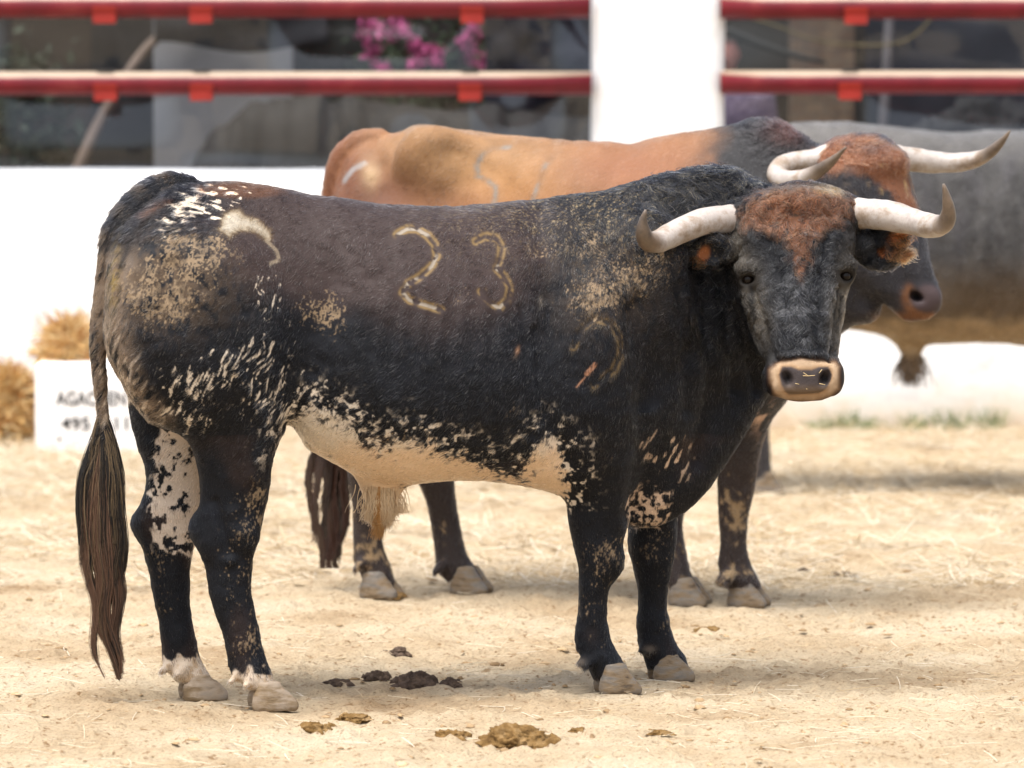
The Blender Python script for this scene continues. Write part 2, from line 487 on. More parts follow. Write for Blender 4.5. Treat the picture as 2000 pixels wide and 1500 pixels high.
def horn_mat():
    m, nt, b = mat('ivory_horn_with_dark_tip')
    a = N(nt, 'ShaderNodeAttribute', attribute_name='along')
    tc = N(nt, 'ShaderNodeTexCoord')
    n1 = N(nt, 'ShaderNodeTexNoise', Scale=11.0, Detail=9.0, Roughness=0.72); nt.links.new(tc.outputs['Object'], n1.inputs['Vector'])
    pale = ramp(nt, n1.outputs['Fac'], [(0.3, (0.12, 0.07, 0.036)), (0.42, (0.25, 0.19, 0.14)), (0.54, (0.38, 0.335, 0.30)), (0.68, (0.27, 0.225, 0.20))])
    tipc = ramp(nt, n1.outputs['Fac'], [(0.3, (0.04, 0.03, 0.024)), (0.6, (0.15, 0.105, 0.07)), (0.8, (0.09, 0.07, 0.05))])
    ad = N(nt, 'ShaderNodeMath', operation='MULTIPLY_ADD'); nt.links.new(n1.outputs['Fac'], ad.inputs[0]); ad.inputs[1].default_value = 0.22; nt.links.new(a.outputs['Fac'], ad.inputs[2])
    mr = N(nt, 'ShaderNodeMapRange'); nt.links.new(ad.outputs[0], mr.inputs[0]); mr.inputs[1].default_value = 0.80; mr.inputs[2].default_value = 0.90
    mx = N(nt, 'ShaderNodeMix', data_type='RGBA'); nt.links.new(mr.outputs[0], mx.inputs[0]); nt.links.new(pale, mx.inputs[6]); nt.links.new(tipc, mx.inputs[7])
    # brown stain near the root
    mr2 = N(nt, 'ShaderNodeMapRange'); nt.links.new(ad.outputs[0], mr2.inputs[0]); mr2.inputs[1].default_value = 0.20; mr2.inputs[2].default_value = 0.06
    mx2 = N(nt, 'ShaderNodeMix', data_type='RGBA'); nt.links.new(mr2.outputs[0], mx2.inputs[0]); nt.links.new(mx.outputs[2], mx2.inputs[6]); mx2.inputs[7].default_value = (0.33, 0.25, 0.18, 1)
    nt.links.new(mx2.outputs[2], b.inputs['Base Color'])
    b.inputs['Roughness'].default_value = 0.42; b.inputs['Specular IOR Level'].default_value = 0.45
    n2 = N(nt, 'ShaderNodeTexNoise', Scale=55.0, Detail=5.0); nt.links.new(tc.outputs['Object'], n2.inputs['Vector'])
    bp = N(nt, 'ShaderNodeBump', Strength=0.25, Distance=0.006); nt.links.new(n2.outputs['Fac'], bp.inputs['Height']); nt.links.new(bp.outputs[0], b.inputs['Normal'])
    return m
M['horn'] = horn_mat()

def add_horn(root, base, pts, D):
    """pts: (px, py, radius px, depth offset)"""
    q = [(*P(x, y, D + dd), r * (D + dd) / F_PX) for x, y, r, dd in pts]
    q = spline(q, 44); c = q[:, :3]; r = np.maximum(q[:, 3], 0.0008)
    t = np.linspace(0, 1, len(q))
    r = r * (1 + 0.035 * np.sin(t * 70) * np.clip(1 - t * 3, 0, 1) + 0.02 * np.sin(t * 23 + 1))
    b = MB(); b.tube(c, r, 20)
    V = np.concatenate(b.V)
    V += (noise(V, 0.02, 5)[:, None] - 0.5) * 0.003
    o = mesh_obj('horn', V, b.F, M['horn'], root, base)
    al = o.data.attributes.new('along', 'FLOAT', 'POINT'); al.data.foreach_set('value', np.repeat(t, 20).astype(np.float32))
    return o

def add_eye(root, base, c, r):
    n, m = 16, 24
    V = [[0, 0, r]]; F = []
    for i in range(1, n):
        for j in range(m):
            a, w = math.pi * i / n, 2 * math.pi * j / m
            V.append([r*math.sin(a)*math.cos(w), r*math.sin(a)*math.sin(w), r*math.cos(a)])
    V.append([0, 0, -r])
    for j in range(m):
        F.append((0, 1 + j, 1 + (j+1) % m)); F.append((len(V) - 1, 1 + (n-2)*m + (j+1) % m, 1 + (n-2)*m + j))
        for i in range(n - 2): F.append((1 + i*m + j, 1 + (i+1)*m + j, 1 + (i+1)*m + (j+1) % m, 1 + i*m + (j+1) % m))
    return mesh_obj('eye', np.array(V) + np.asarray(c), F, M['eye'], root, base)

BLACK = np.array([0.0060, 0.0066, 0.0092])

# ------------------------------------------------------------------ the spotted bull in front
def spotted_bull():
    D = 15.0; SL = 0.30 / 720
    dep = lambda px: SL * (np.asarray(px, float) - 800)
    root = empty('bull', (0.0, 15.0, 0.0)); base = np.array([0.0, 15.0, 0.0])
    tag(root, 'spotted black bull with white belly and 23 branded on its side, facing the camera', 'bull', 'bulls in the corral')
    Fd = Field((-1.2, 14.22, -0.01), (1.13, 15.72, 1.46), 0.007)
    st = np.array([
        (206, 560, 650, .06), (212, 492, 694, .12), (225, 455, 722, .165), (245, 430, 762, .195), (270, 408, 800, .22), (300, 385, 828, .235),
        (340, 362, 842, .245), (390, 358, 850, .25), (440, 354, 848, .25), (500, 360, 842, .248), (560, 370, 836, .242), (600, 378, 872, .248),
        (650, 386, 903, .27), (700, 393, 924, .295), (750, 398, 937, .315), (800, 401, 942, .33), (850, 402, 939, .335), (900, 402, 936, .335),
        (950, 400, 937, .33), (1000, 396, 942, .32), (1050, 392, 953, .31), (1100, 385, 968, .30), (1150, 377, 985, .295), (1200, 367, 990, .275),
        (1250, 354, 970, .24), (1300, 345, 925, .205), (1350, 337, 870, .18), (1400, 334, 800, .165), (1450, 345, 740, .155), (1500, 372, 690, .145),
        (1540, 400, 640, .12), (1570, 450, 600, .08)], float)
    d = D + dep(st[:, 0])
    T = P(st[:, 0], st[:, 1], d); B = P(st[:, 0], st[:, 2], d)
    tp = np.interp(st[:, 0], [206, 450, 700, 1100, 1300, 1570], [.25, .28, .10, .22, .2, .0])
    Fd.loft_x(T[:, 0], T[:, 2], B[:, 2], d, st[:, 3], tp, 2.3, 0.05)
    # dewlap and brisket
    dw = np.array([(1205, 760, 1015, .10), (1235, 740, 1029, .10), (1270, 720, 1030, .095), (1305, 700, 1019, .09), (1340, 690, 998, .08), (1380, 680, 960, .07),
                   (1410, 670, 920, .062), (1440, 660, 872, .056), (1470, 650, 822, .052), (1495, 645, 785, .05), (1520, 650, 745, .045)], float)
    d = D + dep(dw[:, 0]) - 0.03
    T = P(dw[:, 0], dw[:, 1], d); B = P(dw[:, 0], dw[:, 2], d)
    Fd.loft_x(T[:, 0], T[:, 2], B[:, 2], d, dw[:, 3], 0.0, 2.2, 0.06)
    # muscles
    e = lambda x, y, dd, rx, ry, rd, k=0.06: Fd.ell(P(x, y, D + dd), (rx / 720, rd, ry / 720), k)
    e(1165, 700, dep(1165) - 0.20, 95, 180, .115)      # near shoulder
    e(1165, 700, dep(1165) + 0.20, 95, 180, .115)
    e(1255, 560, dep(1255) - 0.15, 110, 150, .10)      # near side of the neck
    e(400, 640, dep(400) - 0.165, 150, 200, .125)      # near thigh
    e(400, 640, dep(400) + 0.165, 150, 200, .125)
    e(1245, 590, dep(1245) - 0.11, 90, 150, .085)    # near hind leg
    loft_leg(Fd, D, [(700, 275, 560), (760, 300, 572), (800, 330, 572), (841, 358, 560), (883, 378, 540), (924, 389, 531), (960, 391, 526), (982, 389, 521), (1005, 384, 515),
                     (1031, 381, 508), (1050, 382, 500), (1069, 386, 497), (1098, 397, 495), (1151, 408, 490), (1193, 421, 496), (1234, 434, 506), (1275, 443, 517),
                     (1308, 449, 526), (1325, 462, 532), (1345, 480, 542)],
             [(700, -.29), (850, -.275), (1000, -.28), (1100, -.29), (1350, -.295)],
             [(700, .11), (800, .105), (883, .085), (960, .064), (1031, .056), (1098, .046), (1200, .039), (1275, .042), (1310, .048), (1350, .046)], 0.035)
    # far hind leg
    loft_leg(Fd, D, [(700, 240, 520), (780, 252, 480), (830, 258, 450), (865, 266, 425), (903, 282, 410), (945, 285, 402), (990, 273, 396), (1020, 265, 392), (1045, 269, 386),
                     (1081, 281, 377), (1130, 292, 371), (1172, 301, 371), (1213, 309, 375), (1255, 315, 384), (1290, 316, 394), (1310, 326, 405), (1330, 342, 416)],
             [(700, -.03), (850, -.07), (1000, -.09), (1100, -.10), (1350, -.10)],
             [(700, .11), (800, .10), (883, .075), (960, .058), (1031, .054), (1098, .045), (1200, .039), (1275, .042), (1310, .046), (1350, .045)], 0.03)
    # near fore leg
    loft_leg(Fd, D, [(800, 1090, 1285), (850, 1098, 1276), (880, 1102, 1268), (936, 1105, 1254), (967, 1106, 1246), (1010, 1109, 1233), (1045, 1115, 1223), (1079, 1120, 1214),
                     (1105, 1126, 1212), (1125, 1129, 1205), (1145, 1130, 1195), (1166, 1131, 1190), (1205, 1129, 1188), (1240, 1124, 1193), (1262, 1125, 1201), (1285, 1138, 1212), (1305, 1150, 1224), (1325, 1158, 1230)],
             [(800, .0), (900, .02), (1000, .03), (1330, .04)],
             [(800, .10), (880, .092), (967, .075), (1045, .058), (1090, .055), (1130, .047), (1180, .040), (1240, .044), (1285, .05), (1330, .048)], 0.035)
    # far fore leg
    loft_leg(Fd, D, [(900, 1215, 1330), (980, 1222, 1326), (1032, 1226, 1325), (1062, 1226, 1323), (1097, 1236, 1317), (1125, 1242, 1309), (1149, 1246, 1303), (1183, 1248, 1302), (1209, 1246, 1308),
                     (1235, 1243, 1314), (1258, 1244, 1323), (1283, 1256, 1338), (1305, 1262, 1345)],
             [(900, .26), (1000, .29), (1330, .31)],
             [(900, .085), (980, .07), (1062, .058), (1097, .054), (1149, .042), (1183, .040), (1235, .045), (1283, .05), (1310, .048)], 0.03)
    # dewclaws
    for x, y, dd in ((456, 1326, -.33), (486, 1334, -.345), (322, 1306, -.14), (352, 1312, -.15), (1138, 1290, .0), (1150, 1296, -.01), (1256, 1266, .27), (1275, 1270, .265)):
        c = P(x, y, D + dd); Fd.cone(c + [0.012, 0.012, 0.010], c + [-0.009, 0.0, -0.009], .013, .0095, 0.014)
    # knee and hock points
    for x, y, dd, r in ((389, 1030, -.27, .026), (275, 1024, -.08, .026), (1196, 1095, .03, .03), (480, 1045, -.31, .035)):
        Fd.ell(P(x, y, D + dd), (r, r, r * 1.3), 0.03)
    # sheath
    sh = np.array([(880, 640, 800), (920, 690, 795), (945, 702, 786), (975, 712, 778), (1000, 719, 772), (1015, 725, 768)], float)
    d = D + dep(740) + 0 * sh[:, 0]; L = P(sh[:, 1], sh[:, 0], d); R = P(sh[:, 2], sh[:, 0], d)
    Fd.loft_z(L[:, 2], L[:, 0], R[:, 0], L[:, 1], np.array([.10, .055, .042, .036, .03, .022]), 2.0, 0.045)
    # tail
    tl = [(372, 366, 20, -.17), (330, 366, 25, -.19), (290, 384, 29, -.215), (252, 420, 29, -.24), (226, 466, 25, -.255), (209, 530, 19, -.262), (197, 600, 16, -.262), (192, 680, 15, -.26), (197, 760, 14, -.258), (203, 830, 11, -.255), (203, 900, 9, -.25)]
    q = spline([(*P(x, y, D + dd), r * 15 / F_PX) for x, y, r, dd in tl], 40)
    tail_line = q[:, :3].copy()
    Fd.chain(q[:, :3], q[:, 3], 0.006)
    # head
    hd = np.array([(360, 1545, 1596, .24, .045), (372, 1505, 1632, .235, .085), (390, 1458, 1654, .225, .12), (420, 1437, 1664, .21, .145), (456, 1432, 1668, .195, .16), (500, 1437, 1668, .185, .165),
                   (545, 1441, 1662, .165, .165), (600, 1456, 1650, .125, .155), (650, 1472, 1641, .085, .135), (690, 1488, 1636, .05, .112), (715, 1499, 1637, .03, .10),
                   (745, 1502, 1637, .015, .095), (762, 1509, 1632, .012, .088), (777, 1535, 1608, .014, .06)], float)
    H0 = -.08; hd[:, 3] += H0
    d = D + hd[:, 3]; L = P(hd[:, 1], hd[:, 0], d); R = P(hd[:, 2], hd[:, 0], d)
    Fd.loft_z(L[:, 2], L[:, 0], R[:, 0], d, hd[:, 4], 2.7, 0.035)
    e_ = e; e = lambda x, y, dd, *a: e_(x, y, dd + H0, *a)
    Fd.cone(P(1540, 500, D + .12), P(1440, 560, D + .26), .12, .16, .06)
    e(1540, 640, .22, 60, 70, .10)                                   # jaw behind the cheek
    e(1556, 402, .135, 90, 30, .06, 0.05)                              # woolly brow
    e(1448, 425, .21, 34, 36, .06, 0.03); e(1650, 420, .21, 34, 36, .06, 0.03)   # horn roots
    e(1466, 520, .072, 30, 12, .026, 0.03); e(1645, 513, .082, 26, 12, .026, 0.03)  # brow ridges above the eyes
    eyeL = P(1462, 545, D + .078 + H0); eyeR = P(1650, 538, D + .088 + H0)
    for c in (eyeL, eyeR):
        sg = -1 if c is eyeL else 1; a = math.radians(14) * sg; R3 = [(math.cos(a), 0, -math.sin(a)), (0, 1, 0), (math.sin(a), 0, math.cos(a))]
        Fd.ell(c + [0, .003, 0], (.028, .022, .022), 0.03)
        Fd.ell(c + [sg * .003, -.026, -.001], (.021, .030, .0118), 0.005, sub=True, R=R3)
        Fd.cone(c + [-.022, -.013, .015 - sg * .003], c + [.022, -.013, .015 + sg * .003], .0055, .0055, .012)        # upper lid
        Fd.cone(c + [-.018, -.016, -.0155], c + [.018, -.016, -.0155], .0045, .0045, .008)
    # muzzle
    e(1570, 735, -.055, 50, 34, .035, 0.02)
    e(1515, 738, -.035, 26, 36, .04, 0.03); e(1626, 738, -.035, 24, 36, .04, 0.03)
    for x, rot in ((1537, 24), (1612, -24)):
        a = math.radians(rot); R3 = [(math.cos(a), 0, math.sin(a)), (0, 1, 0), (-math.sin(a), 0, math.cos(a))]
        Fd.ell(P(x, 739, D - .085 + H0), (.0125, .032, .0235), 0.010, sub=True, R=R3)
    # chin
    e(1570, 762, -.02, 52, 18, .06, 0.03)
    # ears: flattened cups
    def ear(cx, cy, rx, ry, rot, dd, hollow):
        a = math.radians(rot); R3 = [(math.cos(a), 0, -math.sin(a)), (0, 1, 0), (math.sin(a), 0, math.cos(a))]
        c = P(cx, cy, D + dd + H0)
        Fd.ell(c, (rx / 720, .028, ry / 720), 0.012, R=R3)
        Fd.ell(c + np.array([hollow, -.024, -.002]), (rx / 720 * .72, .026, ry / 720 * .6), 0.008, sub=True, R=R3)
    ear(1392, 490, 44, 32, 8, .10, -.006)
    Fd.cone(P(1420, 482, D + .05), P(1450, 472, D + .12), .03, .035, 0.02)
    ear(1712, 488, 54, 36, 6, .19, .012)
    Fd.cone(P(1690, 480, D + .12), P(1655, 470, D + .12), .03, .035, 0.02)
    Fd.cone(P(1725, 475, D + .105), P(1765, 462, D + .09), .02, .010, 0.012)
    Fd.cone(P(1730, 500, D + .105), P(1768, 498, D + .09), .02, .010, 0.012)
    Fd.ell(P(1768, 479, D + .09), (.024, .05, .0085), 0.006, sub=True)
    V, Fq = Fd.mesh(); V = relax(V, Fq, 2); V, Fq = subdivide(V, Fq); V = relax(V, Fq, 2); Fq = orient(V, Fq); Nv = normals(V, Fq)
    # creases, folds and the raised edges of the brands
    x, y = proj(V); near = smooth(0.2, -0.2, Nv[:, 1])
    ds = np.zeros(len(V))
    for pts, w, a in (
        ([(1050, 420), (1075, 560), (1070, 700), (1080, 820), (1105, 900)], 26, -.010),        # behind the shoulder
        ([(1020, 600), (1030, 760), (1040, 850)], 10, -.004),
        ([(1046, 640), (1056, 780)], 8, -.004),
        ([(1240, 600), (1268, 760), (1262, 900), (1240, 1000)], 24, -.014),                    # in front of the shoulder
        ([(1360, 520), (1385, 640), (1395, 760), (1365, 900)], 18, -.012), ([(1405, 520), (1422, 640), (1440, 760)], 13, -.010),   # neck folds
        ([(1330, 560), (1345, 680), (1345, 800)], 14, -.007), ([(1440, 600), (1468, 700), (1480, 760)], 12, -.009),
        ([(560, 835), (600, 720), (640, 600), (655, 540)], 40, -.009),                         # flank hollow
        ([(660, 470), (690, 500), (720, 540)], 12, -.0025),
        ([(450, 700), (520, 820), (500, 930)], 16, .005), ([(330, 520), (300, 680), (330, 800)], 26, -.008),
        ([(420, 980), (450, 1080)], 10, -.005), ([(455, 1000), (450, 1090)], 14, .004)):
        ds += a * np.exp(-(pdist(x, y, pts) / w)**2) * near
    for pts, w, a in (([(1474, 570), (1496, 650), (1512, 700)], 9, -.007), ([(1640, 565), (1632, 650), (1624, 700)], 8, -.007), ([(1560, 480), (1566, 600), (1568, 690)], 26, .006),
                      ([(1455, 570), (1468, 640), (1484, 700)], 8, .005), ([(1505, 470), (1520, 540), (1530, 600)], 12, -.004), ([(1612, 470), (1604, 540), (1602, 600)], 12, -.004),
                      ([(1520, 700), (1570, 697), (1620, 700)], 6, -.004), ([(1530, 690), (1610, 690)], 5, .003), ([(1500, 765), (1512, 740), (1512, 715)], 6, -.003), ([(1525, 770), (1570, 776), (1612, 770)], 5, -.003)):
        ds += a * np.exp(-(pdist(x, y, pts) / w)**2) * near * (V[:, 1] < D + .16)
    ds += (noise(V, .03, 14, 2) - .5) * .012 * np.exp(-(((x - 1556) / 100)**2 + ((y - 410) / 50)**2)) * near
    for pts in BRANDS: ds += -.0016 * np.exp(-(pdist(x, y, pts) / 7)**2) * near
    for i in range(7): ds += .0022 * np.exp(-(pdist(x, y, [(760 + 38*i, 560), (735 + 40*i, 700), (745 + 40*i, 820)]) / 13)**2) * near
    ds *= 1.7
    ds += (noise(V, .09, 11, 3) - .5) * .012 + (noise(V, .025, 12, 2) - .5) * .0028
    V = V + Nv * ds[:, None]; Nv = normals(V, Fq)

    eyepos = [(1462, 545), (1652, 538)]
    def colour(p, n, x, y, r=None):
        m = len(x); q = p
        rnd = r.random(m) if r is not None else np.full(m, .5); di = (r.random(m) - .5) if r is not None else np.zeros(m)
        nz = lambda s_, sd, o=2: noise(q, s_, sd, o)
        dpt = p[:, 1] - D
        farleg = (dpt > dep(x) - .01) & (y > 790) & (x < 420) | (dpt > dep(x) + .04) & (y > 990) & (x > 1200)
        c = np.tile(BLACK, (m, 1)) * (0.75 + 0.6 * nz(.05, 21))[:, None]
        # rusty brown along the back and loin
        br = gblob(x, y, 700, 410, 330, 150) + .75 * gblob(x, y, 900, 540, 190, 160) + .6 * gblob(x, y, 600, 500, 160, 110)
        br = smooth(.25, .95, br * (.55 + .9 * nz(.10, 22, 3)) + di * .5)
        c = mix(c, (.066, .042, .036), br * .62)
        c = mix(c, (.10, .042, .02), smooth(.4, .8, gblob(x, y, 480, 370, 110, 22)) * .7)
        c = mix(c, (.05, .028, .02), smooth(.55, .8, nz(.12, 29, 2)) * .35 * (y > 850))
        # grey hairs mixed in
        c = mix(c, (.15, .145, .14), (rnd > .94) * .55 * smooth(1100, 700, y))
        # dust on the back line and shoulder top
        ud = smooth(.60, .74, nz((.0035, .005, .008), 23, 2) + di * .12) * smooth(560, 400, y) * (x > 700) * (x < 1480) * smooth(700, 1100, x)
        c = mix(c, (.27, .20, .11), ud * .75)
        # white and cream belly
        belly = [(553, 850), (575, 815), (600, 800), (650, 806), (680, 822), (700, 842), (730, 862), (760, 874), (800, 858), (830, 862), (860, 872), (900, 893), (950, 914), (1000, 930), (1024, 930), (1036, 890), (1052, 862), (1080, 865), (1100, 890), (1112, 975), (1060, 985), (900, 965), (800, 965), (800, 1080), (690, 1080), (690, 950), (600, 900), (553, 870)]
        sb = sdpoly(x, y, belly) + (nz((.022, .05, .022), 24, 2) - .5) * 46 + (nz((.008, .02, .014), 25, 2) - .5) * 30
        bel = smooth(4, -4, sb + di * 34) * (~((y > 1040) & (x > 800)))
        bel = np.where((x > 380) & (x < 1115) & ((dpt < 5)), bel, 0)
        # spots at its edge
        fl = (noise(q, (.010, .03, .008), 26) * .65 + noise(q, (.03, .05, .03), 27) * .35)
        fringe = smooth(85, 10, sb) * (sb > 0)
        wm = np.maximum(bel, smooth(.60, .65, fl + di * .12) * fringe * (y > 620) * (y < 1000))
        dark_in = smooth(.66, .70, noise(q, (.012, .02, .009), 28) + di * .10) * smooth(-34, -4, sb)
        wm = wm * (1 - .9 * dark_in)
        # flecks, drawn out along the lie of the hair
        rot = math.radians(62); u = p[:, 0] * math.cos(rot) + p[:, 2] * math.sin(rot); v = -p[:, 0] * math.sin(rot) + p[:, 2] * math.cos(rot)
        wv = (noise(p, .06, 37) - .5) * .05; fk = noise(np.stack([(u + wv) / .026, (v + wv * .6) / .0058, dpt / .05], 1), 1.0, 31); sk = 1.0
        dens = .95 * gblob(x, y, 520, 585, 38, 60, 20) + .75 * gblob(x, y, 530, 715, 60, 65) + .82 * gblob(x, y, 440, 745, 120, 85) + .85 * gblob(x, y, 590, 790, 80, 34, -20) + .5 * gblob(x, y, 660, 760, 60, 40) + .85 * gblob(x, y, 350, 790, 70, 70) + .16 * gblob(x, y, 560, 640, 120, 160) + .35 * gblob(x, y, 520, 850, 40, 60)
        fkb = noise(np.stack([(u - wv) / .016, (v + wv) / .0046, dpt / .05], 1), 1.0, 131); fk = np.maximum(fk, fkb * (.98)); thr = 1.05 - .325 * np.clip(dens, 0, 1); wm = np.maximum(wm, smooth(thr, thr + .06, fk + di * .20) * ~farleg * sk)
        fk2 = noise(np.stack([(p[:, 0] - .25 * p[:, 2]) / .019, (p[:, 2] + .25 * p[:, 0]) / .0055, dpt / .05], 1), 1.0, 32)
        dens2 = 1.25 * gblob(x, y, 395, 395, 70, 36, -12) + .95 * gblob(x, y, 350, 430, 60, 30, -30) + .55 * gblob(x, y, 440, 375, 50, 16)
        thr = 1.02 - .50 * np.clip(dens2, 0, 1); wm = np.maximum(wm, smooth(thr, thr + .06, fk2 + di * .12) * (.25 + .75 * sk))
        c = mix(c, (.64, .54, .42), wm * (.75 + .25 * rnd))
        c = mix(c, (.64, .44, .27), wm * bel * smooth(845, 900, y + (nz(.06, 33) - .5) * 60) * .75)
        # mud-grey rear of the rump
        rear = smooth(62, 14, x - np.interp(y, [380, 480, 600, 700, 760, 820, 900], [262, 232, 206, 226, 248, 300, 330])) * smooth(470, 520, y) * smooth(850, 800, y) * ~farleg
        rear = rear * smooth(.36, .62, noise(np.stack([u / .03, v / .008, dpt / .04], 1), 1.0, 34, 2) + .10)
        c = mix(c, (.26, .19, .135), rear * .8 * (.5 + .6 * rnd))
        c = mix(c, (.55, .45, .35), rear * smooth(.6, .7, noise(np.stack([u / .035, v / .007, dpt / .04], 1), 1.0, 39)) * smooth(600, 700, y) * .8)
        c = mix(c, (.22, .15, .04), gblob(x, y, 224, 545, 10, 60, 6) * (.3 + .9 * rnd) * smooth(.3, .6, nz(.012, 40)))
        # caked mud
        ck = noise(np.stack([(p[:, 0] - .35 * p[:, 2]) / .0042, dpt / .006, (p[:, 2] + .35 * p[:, 0]) / .0085], 1), 1.0, 35, 2); cl = nz(.03, 36, 2)
        md = 1.05 * gblob(x, y, 330, 540, 100, 70, -10) + .95 * gblob(x, y, 395, 480, 85, 32, 10) + .8 * gblob(x, y, 310, 600, 80, 50) + 1.0 * gblob(x, y, 632, 610, 55, 52) \
            + 1.0 * gblob(x, y, 1160, 580, 62, 60, 30) + .95 * gblob(x, y, 1155, 465, 24, 38, -20) + .9 * gblob(x, y, 1265, 530, 60, 75, 60) + .8 * gblob(x, y, 1068, 490, 55, 18) + .6 * gblob(x, y, 900, 580, 40, 20) + .6 * gblob(x, y, 835, 640, 16, 35) + .55 * gblob(x, y, 760, 850, 60, 20) + .55 * gblob(x, y, 1000, 800, 30, 20) + .5 * gblob(x, y, 1330, 400, 60, 30) \
            + .62 * gblob(x, y, 510, 985, 45, 60) + .55 * gblob(x, y, 470, 1100, 70, 160) + .5 * gblob(x, y, 490, 1260, 50, 60) + .6 * gblob(x, y, 1190, 1080, 50, 40) + .5 * gblob(x, y, 1150, 1180, 60, 120) + .55 * gblob(x, y, 1290, 1070, 50, 90) + .5 * gblob(x, y, 300, 1130, 50, 150) + .85 * gblob(x, y, 1300, 1225, 14, 26) + .45 * gblob(x, y, 1200, 880, 30, 60)
        mud = (.45 + .55 * sk) * smooth(.49, .60, ck + di * .16 + .50 * (np.clip(md, 0, 1.0) - .88) + .42 * (cl - .5)) * smooth(.10, .40, md)
        c = mix(c, np.array([.27, .19, .115]) * (.55 + .7 * rnd[:, None]), mud * (.55 + .45 * smooth(.3, .6, nz(.018, 38))) * (1 - bel))
        thin = gblob(x, y, 320, 560, 120, 80) * .75 + gblob(x, y, 1190, 560, 110, 100) * .3
        c = mix(c, (.13, .085, .05), np.clip(thin, 0, .65) * smooth(.30, .62, nz((.012, .02, .02), 48, 2) + di * .3) * (1 - mud) * (1 - wm))
        # brands: bare pale skin with brown edges
        for k_, pts in enumerate(BRANDS):
            dd = pdist(x, y, pts); st_ = (.55, .34, .30)[min(k_, 2)]
            brk = noise(p, .016, 46 + k_, 2)
            c = mix(c, (.21, .135, .055), np.exp(-((dd - 6 + di * 3) / 3.0)**2) * smooth(.34, .6, brk) * (.95, .85, .55)[k_] * near1(n))
            zone = (np.maximum(np.maximum(gblob(x, y, 812, 450, 45, 14), gblob(x, y, 800, 566, 26, 34)), np.maximum(gblob(x, y, 838, 595, 30, 14), gblob(x, y, 850, 515, 14, 20))), np.maximum(gblob(x, y, 972, 600, 22, 10), gblob(x, y, 971, 525, 8, 10)), 0 * x)[k_]
            pale = smooth(5.0, 1.8, dd + di * 4) * smooth(.46, .60, brk + di * .3 + .30 * (zone - .55)) * smooth(.2, .6, zone)
            c = mix(c, (.32, .27, .21), pale * .85 * near1(n))
        hip = sdpoly(x, y, [(432, 448), (440, 418), (466, 410), (476, 424), (500, 430), (526, 450), (526, 468), (500, 452), (470, 446), (448, 460)]) + (nz(.012, 45) - .5) * 10
        c = mix(c, (.46, .40, .31), smooth(4, -2, hip + di * 8) * (.6 + .4 * nz(.01, 47))); c = mix(c, (.16, .10, .04), np.exp(-(hip / 6)**2) * .5)
        c = mix(c, (.28, .22, .15), smooth(5, 2, pdist(x, y, [(520, 470), (540, 490), (545, 508), (528, 514)])) * .7)
        c = mix(c, (.34, .17, .10), smooth(4, 1, np.minimum(pdist(x, y, [(1126, 756), (1142, 738)]) + 1, pdist(x, y, [(1146, 730), (1162, 712)]) - 2)))
        c = mix(c, (.30, .16, .09), gblob(x, y, 1011, 684, 4, 8, 20)); c = mix(c, (.5, .42, .33), smooth(.4, .7, rnd) * gblob(x, y, 1060, 585, 6, 10))
        # far hind leg: white inside with black spots
        wl = [(306, 800), (330, 815), (360, 830), (400, 850), (400, 1075), (372, 1090), (335, 1085), (300, 1065), (293, 1000), (305, 900)]
        sw = sdpoly(x, y, wl) + (nz(.02, 51, 2) - .5) * 34
        sp = noise(q, (.014, .03, .018), 52) * .6 + noise(q, .006, 53) * .25 + .15 * noise(q, .05, 54)
        wl_ = smooth(4, -4, sw + di * 14) * (1 - smooth(.56, .61, sp + di * .07 - .05 * smooth(1000, 900, y) + .03 * smooth(980, 1060, y)))
        c = mix(c, (.64, .52, .41), wl_ * farleg)
        # brisket spots
        wb = [(1232, 1036), (1232, 1000), (1250, 970), (1285, 955), (1310, 975), (1318, 1010), (1290, 1034)]
        sbk = sdpoly(x, y, wb) + (nz(.03, 55, 2) - .5) * 50
        bk = smooth(5, -5, sbk + di * 24) * (1 - smooth(.44, .54, noise(q, (.011, .02, .011), 56, 2) + di * .14 + .12 * smooth(1262, 1310, x)))
        bk = np.maximum(bk, smooth(.70, .75, noise(np.stack([u, v * 2.6, dpt], 1), .024, 57) + di * .10) * np.clip(gblob(x, y, 1310, 890, 45, 55, -50), 0, 1) * 1.2 * (gblob(x, y, 1310, 890, 45, 55, -50) > .3))
        c = mix(c, (.60, .43, .30), np.clip(bk, 0, 1) * (dpt < dep(x) + .12) * (y > 830) * (x > 1222) * (x < 1440) * ((y < 1036) | (x < 1100)))
        # white socks behind
        sock = smooth(-4, 4, y + di * 22 + (nz(.02, 58, 2) - .5) * 40 - np.where(farleg, 1282, 1312)) * (x < 620) * (x > 300)
        c = mix(c, (.58, .47, .36), sock)
        c = mix(c, (.42, .29, .17), sock * smooth(.5, .7, nz(.015, 59, 2)) * .8)
        # dewclaws in front
        c = mix(c, (.20, .155, .115), np.maximum(gblob(x, y, 1132, 1293, 11, 8), gblob(x, y, 1268, 1268, 13, 8)) * .5)
        # tail: muddy brown
        tl_d = np.sqrt(((p[:, None, :] - tail_line[None, ::3, :])**2).sum(2)).min(1) if m < 5e5 else np.full(m, 9.)
        tl_m = smooth(.050, .034, tl_d) * smooth(640, 430, x) * (y < 905) * (x < np.interp(y, [350, 420, 470, 530, 600, 900], [360, 290, 256, 232, 206, 206]))
        c = mix(c, np.array([.045, .030, .020]), tl_m * .8)
        c = mix(c, (.20, .135, .08), tl_m * smooth(.42, .58, nz((.006, .006, .016), 61, 2) + di * .2) * smooth(400, 520, y) * .95)
